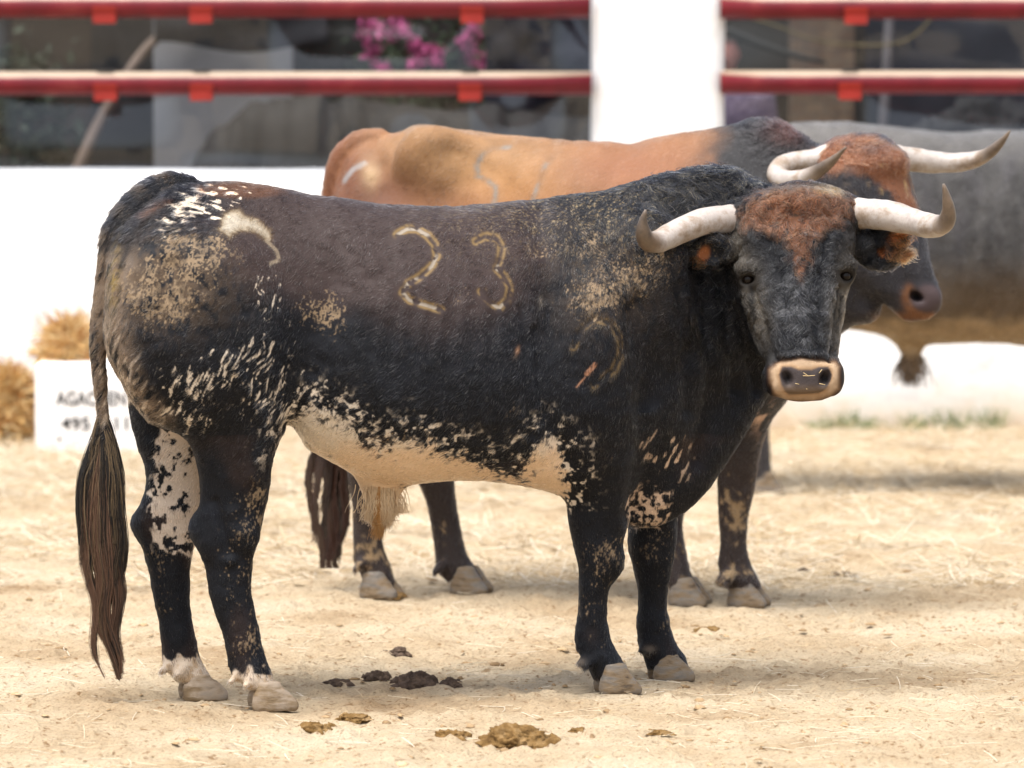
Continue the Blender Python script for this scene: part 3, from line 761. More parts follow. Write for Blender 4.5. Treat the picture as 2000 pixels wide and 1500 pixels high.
        c = mix(c, (.012, .009, .008), np.exp(-(pdist(x, y, [(236, 520), (252, 478), (280, 436), (318, 408)]) / 7)**2) * .85 * (x < 330)); c = mix(c, (.09, .035, .018), np.exp(-(pdist(x, y, [(285, 418), (318, 398), (338, 392)]) / 6)**2) * .7 * rnd)  # crease under the tail base darkened in the coat colour, rusty streak beside
        # ---------------- head
        hm = smooth(-6, 6, x - np.interp(y, [350, 396, 456, 520, 600, 672, 712, 790], [1500, 1444, 1424, 1434, 1452, 1476, 1496, 1500])) * (dpt < .25) * (y < 790)
        hm = hm * smooth(350, 372, y + (x < 1530) * 40 - 20)
        face = hm
        grey = smooth(.58, .80, noise(q, (.02, .02, .03), 71, 2) * .6 + .55 * rnd)
        c = np.where((face > .5)[:, None], BLACK * (.55 + .5 * rnd[:, None]), c)
        c = mix(c, (.24, .238, .245), face * smooth(-.05, .25, di - .16 + .5 * (nz(.016, 75, 2) - .5) + .16 * gblob(x, y, 1568, 600, 55, 105)) * (.10 + .60 * gblob(x, y, 1568, 600, 55, 105)))
        c = mix(c, (.20, .165, .12), face * np.clip(gblob(x, y, 1474, 590, 24, 90, -8) + gblob(x, y, 1642, 590, 20, 90, 5) + .7 * gblob(x, y, 1440, 480, 16, 60), 0, 1) * .42 * (.4 + .9 * rnd))
        for pts in ([(1466, 560), (1470, 610), (1470, 650)], [(1640, 560), (1636, 600), (1630, 640)]): c = mix(c, (.008, .007, .006), np.exp(-(pdist(x, y, pts) / 4)**2) * face)
        rust = [(1448, 440), (1452, 402), (1480, 380), (1560, 366), (1620, 372), (1662, 394), (1660, 424), (1630, 436), (1602, 455), (1585, 480), (1574, 520), (1566, 545), (1556, 515), (1540, 478), (1512, 452), (1470, 446)]
        sr = sdpoly(x, y, rust) + (nz(.02, 72, 2) - .5) * 26
        rm = smooth(9, -7, sr) * smooth(-.5, .2, face) * (x > 1415) * (dpt < .25) * (y < 560)
        rm = rm * np.where(rnd > .80, .25, 1.0) * smooth(.28, .42, nz(.012, 74) + .15 * smooth(0, -30, sr)); rc = np.array([.150, .062, .029]) * (.35 + 1.2 * rnd[:, None]) * (.7 + .6 * nz(.02, 73))[:, None]
        c = c + (rc - c) * (rm * .92)[:, None]
        c = mix(c, (.05, .03, .02), gblob(x, y, 1545, 372, 45, 9) * .8 * (dpt < .25)); c = mix(c, (.30, .2, .1), gblob(x, y, 1612, 374, 22, 9) * .8)
        c = mix(c, (.015, .012, .01), gblob(x, y, 1556, 420, 8, 3) * .9)
        # muzzle: pale ring, slate nose
        ring = sdpoly(x, y, [(1503, 748), (1502, 722), (1516, 706), (1540, 702), (1600, 702), (1628, 702), (1640, 716), (1640, 760), (1622, 776), (1590, 785), (1530, 783), (1512, 768)])
        pad = sdpoly(x, y, [(1528, 716), (1545, 716), (1560, 722), (1585, 722), (1600, 716), (1618, 716), (1624, 732), (1616, 756), (1600, 772), (1540, 772), (1526, 752), (1522, 732)])
        fr = (dpt < .16) & (x > 1490)
        c = mix(c, np.array([.50, .35, .22]), smooth(4, -4, ring + di * 6) * fr * (.80 + .2 * rnd) * (.80 + .35 * nz(.008, 76, 2))[:])
        c = mix(c, (.10, .045, .02), np.exp(-(ring / 5)**2) * fr * .6)
        c = mix(c, (.30, .17, .08), smooth(10, 0, pad) * fr * .7)
        c = mix(c, (.066, .053, .052), smooth(3, -3, pad) * fr)
        c = mix(c, (.16, .10, .05), smooth(3, -3, pad) * fr * smooth(745, 768, y) * .7)
        c = mix(c, (.008, .006, .006), np.maximum(gblob(x, y, 1538, 740, 7, 13, 20), gblob(x, y, 1611, 740, 7, 13, -20)) * fr)
        for ex, ey in eyepos: c = mix(c, (.010, .008, .007), np.exp(-(np.hypot(x - ex, (y - ey) * 1.2) / 27)**4) * .8 * (dpt < .12))
        # ears: rust inside
        er = (dpt < .17) * np.maximum(gblob(x, y, 1375, 497, 13, 20, 20) * .95, np.maximum(gblob(x, y, 1742, 462, 30, 13, -14), gblob(x, y, 1740, 496, 30, 13, 8)) * .98)
        er = er * (np.hypot(x - 1560, y - 500) > 125)
        c = mix(c, np.array([.30, .10, .03]), smooth(.25, .75, er) * (.6 + .4 * rnd))
        c = mix(c, np.array([.42, .24, .11]), gblob(x, y, 1755, 493, 20, 7) * .8 * (dpt < .17))
        c = c * np.where(wm > .5, .75 + .4 * rnd, .35 + 1.3 * rnd**1.6)[:, None]
        return np.clip(c, .002, .9)
    near1 = lambda n: (n[:, 1] < .2)
    col = colour(V, Nv, x, y)
    body = mesh_obj('body', V, Fq, M['coat'], root, base, color=col)

    def flow(p, n, x, y):
        d = np.zeros((len(p), 3)); d[:, 0] = -.62; d[:, 2] = -.75
        a = smooth(1000, 1150, x); d[:, 0] = d[:, 0] * (1 - a) - .12 * a; d[:, 2] = d[:, 2] * (1 - a) - 1.0 * a
        a = smooth(470, 330, y) * (x < 1250); d[:, 0] -= .5 * a
        a = smooth(900, 1000, y); d[:, 0] = d[:, 0] * (1 - a) + .05 * a; d[:, 2] = d[:, 2] * (1 - a) - 1.0 * a
        h = (x > np.interp(y, [350, 456, 600, 720], [1500, 1428, 1456, 1498])) & (y < 790) & (p[:, 1] < D + .25)
        dx, dz = (x - 1554), -(y - 425); rr = np.hypot(dx, dz) + 1
        a = smooth(130, 60, rr)
        d[h, 0] = ((dx / rr) * (.3 + .7 * a))[h]; d[h, 2] = (-(1 - a) + a * dz / rr)[h]; d[h, 1] = -.1
        er = (x > 1672) & (y > 440) & (y < 530) & (p[:, 1] < D + .33); d[er, 0] = 1; d[er, 2] = -.15
        er = (x < 1425) & (x > 1345) & (y > 455) & (y < 525) & (p[:, 1] < D + .06); d[er, 0] = -.8; d[er, 2] = -.5
        return d
    def length(p, n, x, y):
        L = np.full(len(p), .015)
        L += .018 * smooth(1180, 1320, x) * smooth(760, 600, y) * (p[:, 1] > D + .02)                  # neck and mane
        L += .022 * np.exp(-(np.hypot((x - 1440) / 75, (y - 345) / 40))**2)
        L = np.where((x > 1425) & (x < 1680) & (y < 700) & (p[:, 1] < D + .3), .017, L)
        L += .006 * gblob(x, y, 1555, 400, 100, 40)
        L = np.where((y > 695) & (x > 1495) & (y < 790), .005, L)
        for ex, ey in eyepos: L = np.where(np.hypot(x - ex, y - ey) < 24, .004, L)
        bd = np.minimum(pdist(x, y, BRANDS[0]), pdist(x, y, BRANDS[1])); L = np.where(bd < 14, .007, L)
        mdl = gblob(x, y, 350, 520, 130, 80) + gblob(x, y, 632, 610, 60, 55); L = L * (1 - .5 * np.clip(mdl, 0, 1))
        L = np.where(y > 900, .012, L); L = np.where((y > 1280), .014, L)
        L += .009 * (x < 420) * (y < 470) * smooth(.45, .75, n[:, 2] - .6 * n[:, 0]) * smooth(.3, .7, noise(p, .02, 63))
        L += .03 * gblob(x, y, 748, 1010, 40, 28)
        return L
    lift = lambda p, n, x, y: .20 + .35 * smooth(.3, .9, n[:, 2]) * smooth(1200, 1400, x) + .16 * gblob(x, y, 1555, 390, 110, 50) + .30 * (x < 400) * (y < 470) * smooth(.45, .75, n[:, 2] - .6 * n[:, 0])
    def curl(p, n, x, y): return .12 + .75 * smooth(1190, 1300, x) * smooth(780, 600, y) + .5 * gblob(x, y, 1165, 460, 40, 60)
    def wgt(V, n):
        x, y = proj(V); w = np.where(n[:, 1] < .25, 1.0, .22)
        w *= 1 + .6 * ((x > 1420) & (y < 720))
        w = np.where((y > 716) & (y < 776) & (x > 1520) & (x < 1628) & (V[:, 1] < D + .1), 0.0, w)          # bare nose
        for ex, ey in eyepos: w = np.where(np.hypot((x - ex), (y - ey) * 1.3) < 22, 0.0, w)
        return w
    fur = grow_fur(V, Fq, FUR_N[0], wgt, flow, length, lift, colour, M['hair'], body, base, .00070, curl, 4, 2)
    fur['kind'] = 'stuff'
    # eyes
    add_eye(root, base, eyeL + [0, -.007, -.001], .0172); add_eye(root, base, eyeR + [0, -.007, -.001], .0172)
    # horns
    add_horn(root, base, [(1452, 425, 34, .13), (1432, 430, 32, .11), (1405, 431, 29.5, .07), (1372, 434, 26.5, .02), (1337, 447, 26, -.03), (1305, 462, 24, -.08), (1281, 473, 22, -.13), (1264, 470, 18.5, -.17), (1256, 452, 14.5, -.20), (1256, 432, 9.5, -.21), (1261, 410, 2.5, -.22)], D)
    add_horn(root, base, [(1646, 416, 34, .13), (1668, 417, 32, .12), (1705, 418, 30.5, .09), (1745, 423, 29, .05), (1782, 433, 26.5, .01), (1812, 440, 24, -.04), (1834, 441, 21.5, -.09), (1849, 430, 17.5, -.13), (1853, 411, 13, -.15), (1849, 385, 8.5, -.165), (1842, 360, 2.5, -.175)], D)
    # hooves
    yaw = math.atan(.30)
    for px, py, dd, mm, kw in ((530, 1381, -.30, 'hoof_pale', dict(length=.125, width=.115, height=.058)), (394, 1361, -.095, 'hoof_pale', dict(length=.125, width=.11, height=.052)),
                               (1203, 1346, .035, 'hoof', dict(length=.118, width=.115, height=.066)), (1308, 1319, .31, 'hoof', dict(length=.118, width=.112, height=.06))):
        a = P(px, py, D + dd); a[2] = 0.0
        add_hoof(root, base, a, yaw - .05, M[mm], None, **kw)
    # switch of the tail: long locks
    r = np.random.default_rng(5); n = 900; K = 14; s_ = np.linspace(0, 1, K)
    pts = np.empty((n, K, 3)); start = r.uniform(.0, 1, n)
    y0 = 770 + 120 * start
    x0 = np.interp(y0, [760, 900], [198, 203]) + r.normal(0, 3, n)
    lock0 = r.integers(0, 22, n); tip = np.where(np.arange(22) % 4 == 0, r.uniform(1215, 1322, 22), r.uniform(960, 1170, 22)); y1 = np.clip(tip[lock0] + r.normal(0, 18, n), 900, 1324)
    side = r.normal(0, 1, n)
    ang = r.uniform(0, 2 * math.pi, n); lock = lock0; lw = r.normal(0, .9, 22)
    for i, q in enumerate(s_):
        yy = y0 + (y1 - y0) * q
        wid = np.interp(yy, [760, 840, 930, 1050, 1160, 1240, 1330], [9, 17, 33, 37, 33, 30, 24])
        off = np.clip(.85 * lw[lock] + .20 * side * (1 - .75 * q), -1.15, 1.15)
        cx = np.interp(yy, [760, 900, 1000, 1100, 1200, 1330], [199, 198, 196, 199, 207, 222])
        xx = x0 * (1 - smooth(0, .4, np.full(n, q))) + (cx + off * wid) * smooth(0, .4, np.full(n, q)) + (3 + 7 * smooth(1000, 1200, yy)) * np.sin(yy / 30 + lock * 1.7) * q
        dd = -.255 + .028 * np.sin(ang) * np.clip(wid / 36, 0, 1) * smooth(0, .3, np.full(n, q))
        pts[:, i] = P(xx, yy, D + dd)
    pts_all = np.repeat(pts, 9, axis=0); jit = r.normal(0, .0030, (len(pts_all), 1, 3)) * (.15 + 1.0 * np.sin(s_ * math.pi) + .9 * s_**3)[None, :, None]
    pts_all = pts_all + jit
    yy = proj(pts_all[:, K // 2])[1]; y1r = np.repeat(y1, 9)
    cc = np.tile(np.array([.026, .020, .016]), (len(pts_all), 1)); mm = r.random(n) > .64
    cc[np.repeat(mm, 9)] = (.24, .165, .09)
    longer = np.repeat(smooth(1120, 1240, y1) * (r.random(n) > .25), 9); cc = mix(cc, (.19, .10, .06), longer)
    cc *= r.uniform(.3, .8, (len(cc), 1))
    th = hair_curves('tail_switch', pts_all, .00066 * (1 - .5 * s_), cc, M['locks'], body, base); th['kind'] = 'stuff'
    # tuft below the sheath
    n = 1500; K = 6; s_ = np.linspace(0, 1, K); pts = np.empty((n, K, 3))
    x0 = r.normal(746, 14, n); x1 = x0 + r.normal(0, 12, n) + (x0 - 746) * .35; lk = np.floor(x0 / 5); y1 = 1002 + 60 * np.exp(-((x0 - 742) / 18)**2) * (.55 + .45 * np.sin(lk * 2.3)**2) * r.uniform(.35, 1, n); ya = r.uniform(945, 1000, n)
    for i, q in enumerate(s_): pts[:, i] = P(x0 + (x1 - x0) * .6 * q + (5 * np.sin(lk * 1.9)) * q * q + 2 * np.sin(q * 6 + lk), ya + (y1 - ya) * q, D + dep(740) - .02 + .03 * np.sin(x0 * 3) * (1 - .4 * q))
    cc = mix(np.tile(np.array([.56, .43, .28]), (n, 1)), (.30, .14, .03), smooth(1022, 1044, y1) * .85 + .1 * r.random(n))
    tf = hair_curves('sheath_tuft', pts, .0011 * (1 - .7 * s_), cc, M['locks'], body, base); tf['kind'] = 'stuff'
    # a few straws stuck to the nose
    b = MB()
    for _ in range(9):
        cx, cy = r.normal(1583, 18), r.normal(750, 13); a = r.uniform(-1, 1.2); l = r.uniform(3, 8); cx = min(max(cx, 1545), 1606)
        if r.random() < .3: cx, cy = r.normal(1575, 14), 727 + r.normal(0, 6)
        dd = -.0985 + H0 + .0006 * abs(cy - 740) + r.uniform(-.001, .002)
        b.tube(np.stack([P(cx - l*math.cos(a), cy + l*math.sin(a), D + dd), P(cx + l*math.cos(a), cy - l*math.sin(a), D + dd + .002)]), .0007, 4)
    s2 = b.build('straw_bits', M['straw'], body, base); s2['kind'] = 'stuff'
    return root

BRANDS = [[(776, 457), (795, 447), (815, 447), (835, 459), (850, 476), (854, 498), (844, 519), (820, 540), (797, 554), (787, 572), (800, 586), (825, 594), (860, 604)],
          [(930, 470), (948, 460), (970, 465), (981, 482), (976, 508), (970, 524), (985, 540), (995, 562), (990, 586), (974, 602), (956, 590), (940, 569)],
          [(1120, 678), (1132, 646), (1160, 622), (1192, 630), (1212, 658), (1214, 690), (1200, 722), (1160, 752)]]
FUR_N = [430000, 130000, 60000]
M['straw'] = noise_mat('straw', [(0.2, (0.50, 0.33, 0.13)), (0.5, (0.66, 0.49, 0.24)), (0.8, (0.78, 0.64, 0.38))], 3.0, rough=0.55, bump=0)

# ------------------------------------------------------------------ the tan bull behind
def tan_bull():
    D = 17.3; dep = lambda px: -.3 * (np.asarray(px, float) - 1080) / 630
    root = empty('bull', (0.3, 17.3, 0.0)); base = np.array([0.3, 17.3, 0.0])
    tag(root, 'tan bull with black neck and rusty poll, standing behind the spotted one', 'bull', 'bulls in the corral')
    Fd = Field((-0.75, 16.5, -0.01), (1.45, 18.05, 1.55), 0.010)
    st = np.array([(644, 430, 560, .08), (650, 385, 640, .15), (662, 335, 700, .19), (690, 288, 750, .225), (730, 265, 790, .24), (770, 259, 800, .25), (830, 250, 800, .255), (900, 254, 790, .26),
                   (1000, 265, 840, .30), (1150, 277, 860, .33), (1250, 271, 860, .33), (1350, 259, 860, .31), (1430, 245, 850, .28), (1480, 239, 830, .25), (1530, 246, 790, .21), (1570, 266, 730, .18), (1620, 296, 670, .155), (1680, 330, 630, .12)], float)
    d = D + dep(st[:, 0]); T = P(st[:, 0], st[:, 1], d); B = P(st[:, 0], st[:, 2], d)
    Fd.loft_x(T[:, 0], T[:, 2], B[:, 2], d, st[:, 3], np.interp(st[:, 0], [644, 900, 1100, 1400, 1700], [.3, .25, .1, .3, .1]), 2.3, .05)
    e = lambda x, y, dd, rx, ry, rd, k=.05: Fd.ell(P(x, y, D + dd), (rx / 625, rd, ry / 625), k)
    for s_ in (-1, 1):
        e(780, 560, dep(780) + s_ * .16, 120, 170, .12); e(1420, 620, dep(1420) + s_ * .17, 90, 170, .11); e(850, 310, dep(850) + s_ * .15, 80, 60, .055, .10)
    loft_leg(Fd, D, [(720, 660, 800), (830, 668, 780), (941, 683, 743), (975, 688, 742), (999, 690, 745), (1055, 692, 748), (1090, 690, 756), (1112, 700, 764), (1140, 712, 772)],
             [(720, .02), (1140, .08)], [(720, .11), (830, .10), (941, .06), (1000, .047), (1050, .042), (1100, .046), (1140, .05)])
    loft_leg(Fd, D, [(720, 700, 910), (860, 790, 900), (941, 817, 887), (978, 833, 890), (1031, 843, 899), (1077, 850, 910), (1106, 852, 930), (1136, 872, 950)],
             [(720, .22), (1140, .20)], [(720, .11), (860, .085), (941, .062), (1000, .045), (1050, .042), (1100, .046), (1140, .05)])
    loft_leg(Fd, D, [(700, 1380, 1545), (776, 1390, 1521), (824, 1398, 1503), (880, 1402, 1487), (954, 1403, 1472), (1032, 1406, 1459), (1060, 1407, 1459), (1097, 1404, 1466), (1127, 1408, 1480), (1150, 1418, 1492)],
             [(700, -.24), (900, -.19), (1150, -.18)], [(700, .11), (880, .08), (954, .062), (1032, .048), (1097, .046), (1150, .052)])
    loft_leg(Fd, D, [(760, 1290, 1450), (900, 1298, 1400), (980, 1290, 1342), (1030, 1290, 1335), (1060, 1290, 1338), (1118, 1296, 1349), (1152, 1306, 1368)],
             [(760, -.02), (1150, -.14)], [(760, .10), (900, .075), (980, .05), (1060, .044), (1150, .05)])
    for x, y, dd in ((698, 1108, .02), (856, 1112, .14), (1410, 1130, -.24), (1420, 1134, -.25)):
        c = P(x, y, D + dd); Fd.cone(c + [.01, .01, .012], c + [-.01, 0, -.01], .015, .012, .012)
    tl = [(740, 272, 24, .16), (700, 282, 25, .18), (668, 318, 25, .20), (650, 380, 21, .215), (641, 470, 16, .22), (637, 600, 13, .22), (638, 740, 12, .22), (640, 860, 9, .22)]
    q = spline([(*P(x, y, D + dd), r / 620) for x, y, r, dd in tl], 30); Fd.chain(q[:, :3], q[:, 3], .008)
    hd = np.array([(264, 1668, 1712, -.30, .04), (276, 1622, 1738, -.305, .075), (294, 1600, 1754, -.31, .105), (330, 1584, 1772, -.325, .125), (380, 1578, 1788, -.335, .135), (430, 1584, 1802, -.345, .135), (480, 1600, 1813, -.36, .125),
                   (520, 1625, 1822, -.38, .105), (552, 1665, 1831, -.39, .09), (578, 1715, 1838, -.40, .08), (604, 1740, 1833, -.40, .07), (624, 1764, 1812, -.40, .045)], float)
    d = D + hd[:, 3]; L = P(hd[:, 1], hd[:, 0], d); R = P(hd[:, 2], hd[:, 0], d)
    Fd.loft_z(L[:, 2], L[:, 0], R[:, 0], d, hd[:, 4], 2.5, .03)
    e(1660, 560, -.33, 60, 55, .09); e(1686, 606, -.35, 34, 28, .06, .03); e(1800, 585, -.425, 38, 30, .05, .02); e(1720, 318, -.40, 50, 30, .06, .04)
    a = math.radians(35); Fd.ell(P(1790, 580, D - .468), (.021, .035, .0125), .010, sub=True, R=[(math.cos(a), 0, -math.sin(a)), (0, 1, 0), (math.sin(a), 0, math.cos(a))])
    eye = P(1708, 425, D - .462); Fd.ell(eye + [0, .012, 0], (.034, .03, .03), .02); Fd.ell(eye + [0, -.02, 0], (.02, .028, .016), .008, sub=True)
    c = P(1615, 385, D - .40); Fd.ell(c, (.075, .025, .045), .03)                            # near ear
    V, Fq = Fd.mesh(); V = relax(V, Fq, 2); Fq = orient(V, Fq); Nv = normals(V, Fq)
    x, y = proj(V)
    ds = (noise(V, .10, 111, 3) - .5) * .012
    ds += -.009 * np.exp(-(pdist(x, y, [(880, 300), (900, 350), (880, 400)]) / 30)**2) + .012 * np.exp(-(pdist(x, y, [(820, 262), (900, 268), (960, 300)]) / 26)**2) - .014 * np.exp(-(pdist(x, y, [(1230, 280), (1200, 340), (1190, 400)]) / 30)**2) + sum(.004 * np.exp(-(pdist(x, y, [(1020 + 40 * i, 285), (1000 + 40 * i, 400)]) / 14)**2) for i in range(4))
    ds += -.012 * np.exp(-(pdist(x, y, [(730, 280), (740, 340), (700, 420)]) / 22)**2) - .010 * np.exp(-(pdist(x, y, [(900, 280), (960, 320), (1000, 400)]) / 34)**2)
    V = V + Nv * ds[:, None]; Nv = normals(V, Fq)
    BR = [[(996, 288), (970, 290), (945, 300), (931, 322), (933, 343), (950, 350), (966, 362), (966, 384), (955, 420)], [(1078, 308), (1066, 322), (1052, 362), (1036, 410)]]
    def colour(p, n, x, y, r=None):
        m = len(x); rnd = r.random(m) if r is not None else np.full(m, .5); nz = lambda s_, sd, o=2: noise(p, s_, sd, o)
        c = np.tile(np.array([.185, .098, .048]), (m, 1)) * (.75 + .5 * nz(.12, 121, 3))[:, None]
        c = mix(c, (.27, .155, .072), gblob(x, y, 900, 310, 190, 70) * .7)
        c = mix(c, (.15, .060, .032), smooth(800, 650, x + (nz(.08, 122) - .5) * 120) * .85)
        c = c * (.72 + .56 * nz((.05, .05, .09), 132, 3))[:, None]
        c = mix(c, (.13, .055, .03), gblob(x, y, 770, 380, 70, 60) * .75 + gblob(x, y, 890, 390, 60, 30) * .35); c = mix(c, (.33, .165, .06), gblob(x, y, 1000, 370, 110, 50) * .5)
        c = mix(c, (.20, .085, .045), gblob(x, y, 1210, 330, 120, 60) * .7)
        c = mix(c, (.19, .075, .036), smooth(330, 470, y) * .5 + .55 * gblob(x, y, 1330, 330, 150, 90))
        c = mix(c, (.09, .045, .032), gblob(x, y, 720, 400, 60, 60) * .7)
        bl = smooth(1310, 1440, x + (nz(.05, 123, 2) - .5) * 70 + .35 * (y - 300))
        c = mix(c, (.020, .019, .020), bl)
        c = mix(c, (.07, .035, .03), gblob(x, y, 1545, 255, 35, 22) * .8)
        leg = smooth(820, 920, y) * (x < 1600); c = mix(c, (.032, .024, .022), leg)
        c = mix(c, (.23, .16, .09), leg * smooth(.60, .68, nz(.018, 124, 2) * .8 + .25 * (gblob(x, y, 730, 1090, 60, 40) + gblob(x, y, 1440, 1000, 30, 60) + gblob(x, y, 1440, 1120, 40, 20))))
        c = mix(c, (.42, .28, .2), smooth(.5, .6, nz(.03, 125)) * gblob(x, y, 1488, 808, 20, 30) * 1.2)
        for pts in BR: c = mix(c, (.19, .175, .155), smooth(5.5, 2, pdist(x, y, pts)) * smooth(.30, .5, nz(.05, 126))); 
        for pts in BR: c = mix(c, (.12, .07, .04), np.exp(-(pdist(x, y, pts) / 7)**2) * .35)
        c = mix(c, (.21, .185, .175), smooth(7, 3, pdist(x, y, [(672, 352), (690, 330), (712, 318)]))); c = mix(c, (.42, .30, .17), gblob(x, y, 722, 338, 16, 26) * .6)
        hd_ = (x > 1585) & (y < 660) & (p[:, 1] < D - .12) | (x > 1700)
        c = np.where(hd_[:, None], np.array([.017, .016, .018]) * (1 + rnd[:, None]), c)
        rp = sdpoly(x, y, [(1590, 300), (1625, 276), (1690, 262), (1745, 284), (1764, 310), (1782, 370), (1794, 410), (1770, 420), (1745, 380), (1700, 345), (1650, 330), (1605, 335)]) + (nz(.03, 127) - .5) * 30
        c = mix(c, np.array([.185, .075, .036]), smooth(10, -8, rp) * hd_ * (.6 + .4 * rnd))
        c = mix(c, (.04, .022, .018), gblob(x, y, 1700, 290, 40, 14) * hd_ * .8); c = mix(c, (.3, .2, .09), smooth(.7, .78, nz(.02, 128)) * gblob(x, y, 1740, 340, 60, 60) * hd_)
        c = mix(c, (.125, .055, .025), hd_ * np.clip(np.exp(-((np.hypot((x - 1810) / 1.2, y - 582) - 34) / 8)**2) * (y > 540) * smooth(1812, 1790, x - .8 * (y - 582)) + .9 * gblob(x, y, 1765, 617, 48, 9), 0, 1) * smooth(.3, .6, nz(.02, 131) + .25))
        c = mix(c, (.055, .038, .038), hd_ * smooth(32, 20, np.hypot((x - 1812) / 1.1, (y - 583) * .95)))
        c = mix(c, (.006, .005, .005), hd_ * gblob(x, y, 1790, 580, 12, 8, 35) * 1.1)
        c = mix(c, (.12, .06, .03), (x > 1585) * gblob(x, y, 1612, 385, 30, 16) * .5)
        return np.clip(c * (.75 + .5 * rnd[:, None]), .002, .9)
    body = mesh_obj('body', V, Fq, M['coat'], root, base, color=colour(V, Nv, x, y))
    def flow(p, n, x, y):
        d = np.zeros((len(p), 3)); d[:, 0] = -.7; d[:, 2] = -.7
        h = x > 1590; d[h, 0] = .5; d[h, 2] = -.8; d[y > 880, 0] = 0
        return d
    L_ = lambda p, n, x, y: .016 + .022 * gblob(x, y, 1520, 250, 70, 40) + .014 * gblob(x, y, 1690, 290, 90, 40) - .011 * gblob(x, y, 1800, 585, 50, 40)
    lf = lambda p, n, x, y: .2 + .5 * gblob(x, y, 1520, 250, 70, 40) + .4 * gblob(x, y, 1690, 280, 90, 40)
    def wgt(V, n):
        x, y = proj(V); w = np.where(n[:, 1] < .3, 1., .2)
        w = np.where(np.hypot(x - 1810, y - 583) < 26, 0., w); return np.where(np.hypot(x - 1708, y - 425) < 15, 0., w)
    f = grow_fur(V, Fq, FUR_N[1], wgt, flow, L_, lf, colour, M['hair'], body, base, .0010, lambda p, n, x, y: .15 + .5 * (x > 1380), 4, 3); f['kind'] = 'stuff'
    add_eye(root, base, eye, .0185)
    add_horn(root, base, [(1650, 306, 25, -.33), (1625, 304, 25, -.335), (1592, 312, 22, -.345), (1555, 317, 21, -.36), (1528, 325, 21, -.39), (1517, 340, 20, -.43), (1531, 351, 18.5, -.48), (1562, 349, 17, -.52), (1592, 337, 14.5, -.56), (1622, 317, 9.5, -.60), (1653, 287, 2, -.64)], D)
    add_horn(root, base, [(1722, 300, 26, -.30), (1742, 305, 25, -.295), (1785, 312, 23.5, -.27), (1830, 317, 21, -.26), (1875, 317, 18.5, -.27), (1910, 310, 15.5, -.30), (1937, 295, 11, -.34), (1957, 276, 7, -.37), (1972, 256, 2, -.39)], D)
    for px, py, dd, lab in ((742, 1160, .07, None), (918, 1154, .19, None), (1460, 1178, -.18, None), (1345, 1177, -.14, None)):
        a = P(px, py, D + dd); a[2] = 0; add_hoof(root, base, a, -.29, M['hoof'], None, length=.125, width=.115, height=.07)
    r = np.random.default_rng(15); n = 1500; K = 12; s_ = np.linspace(0, 1, K); pts = np.empty((n, K, 3)); lock = r.integers(0, 12, n); lw = r.normal(0, 1, 12); ll = r.uniform(980, 1110, 12)
    y0 = r.uniform(800, 870, n); y1 = np.clip(ll[lock] + r.normal(0, 12, n), 950, 1110)
    for i, q in enumerate(s_):
        yy = y0 + (y1 - y0) * q; w = np.interp(yy, [800, 900, 1000, 1110], [8, 26, 26, 14])
        pts[:, i] = P(640 + np.clip(lw[lock] * .8, -1.3, 1.3) * w * smooth(0, .4, np.full(n, q)) + r.normal(0, 1, n) * 3 + 6 * np.sin(yy / 26 + lock * 2.1) * q, yy, D + .21 + .03 * np.sin(lock * 2.0))
    cc = mix(np.tile(np.array([.018, .012, .010]), (n, 1)), (.05, .02, .012), smooth(930, 1060, y1) * r.uniform(.3, 1, n))
    t = hair_curves('tail_switch', pts, .0016 * (1 - .5 * s_), cc, M['locks'], body, base); t['kind'] = 'stuff'

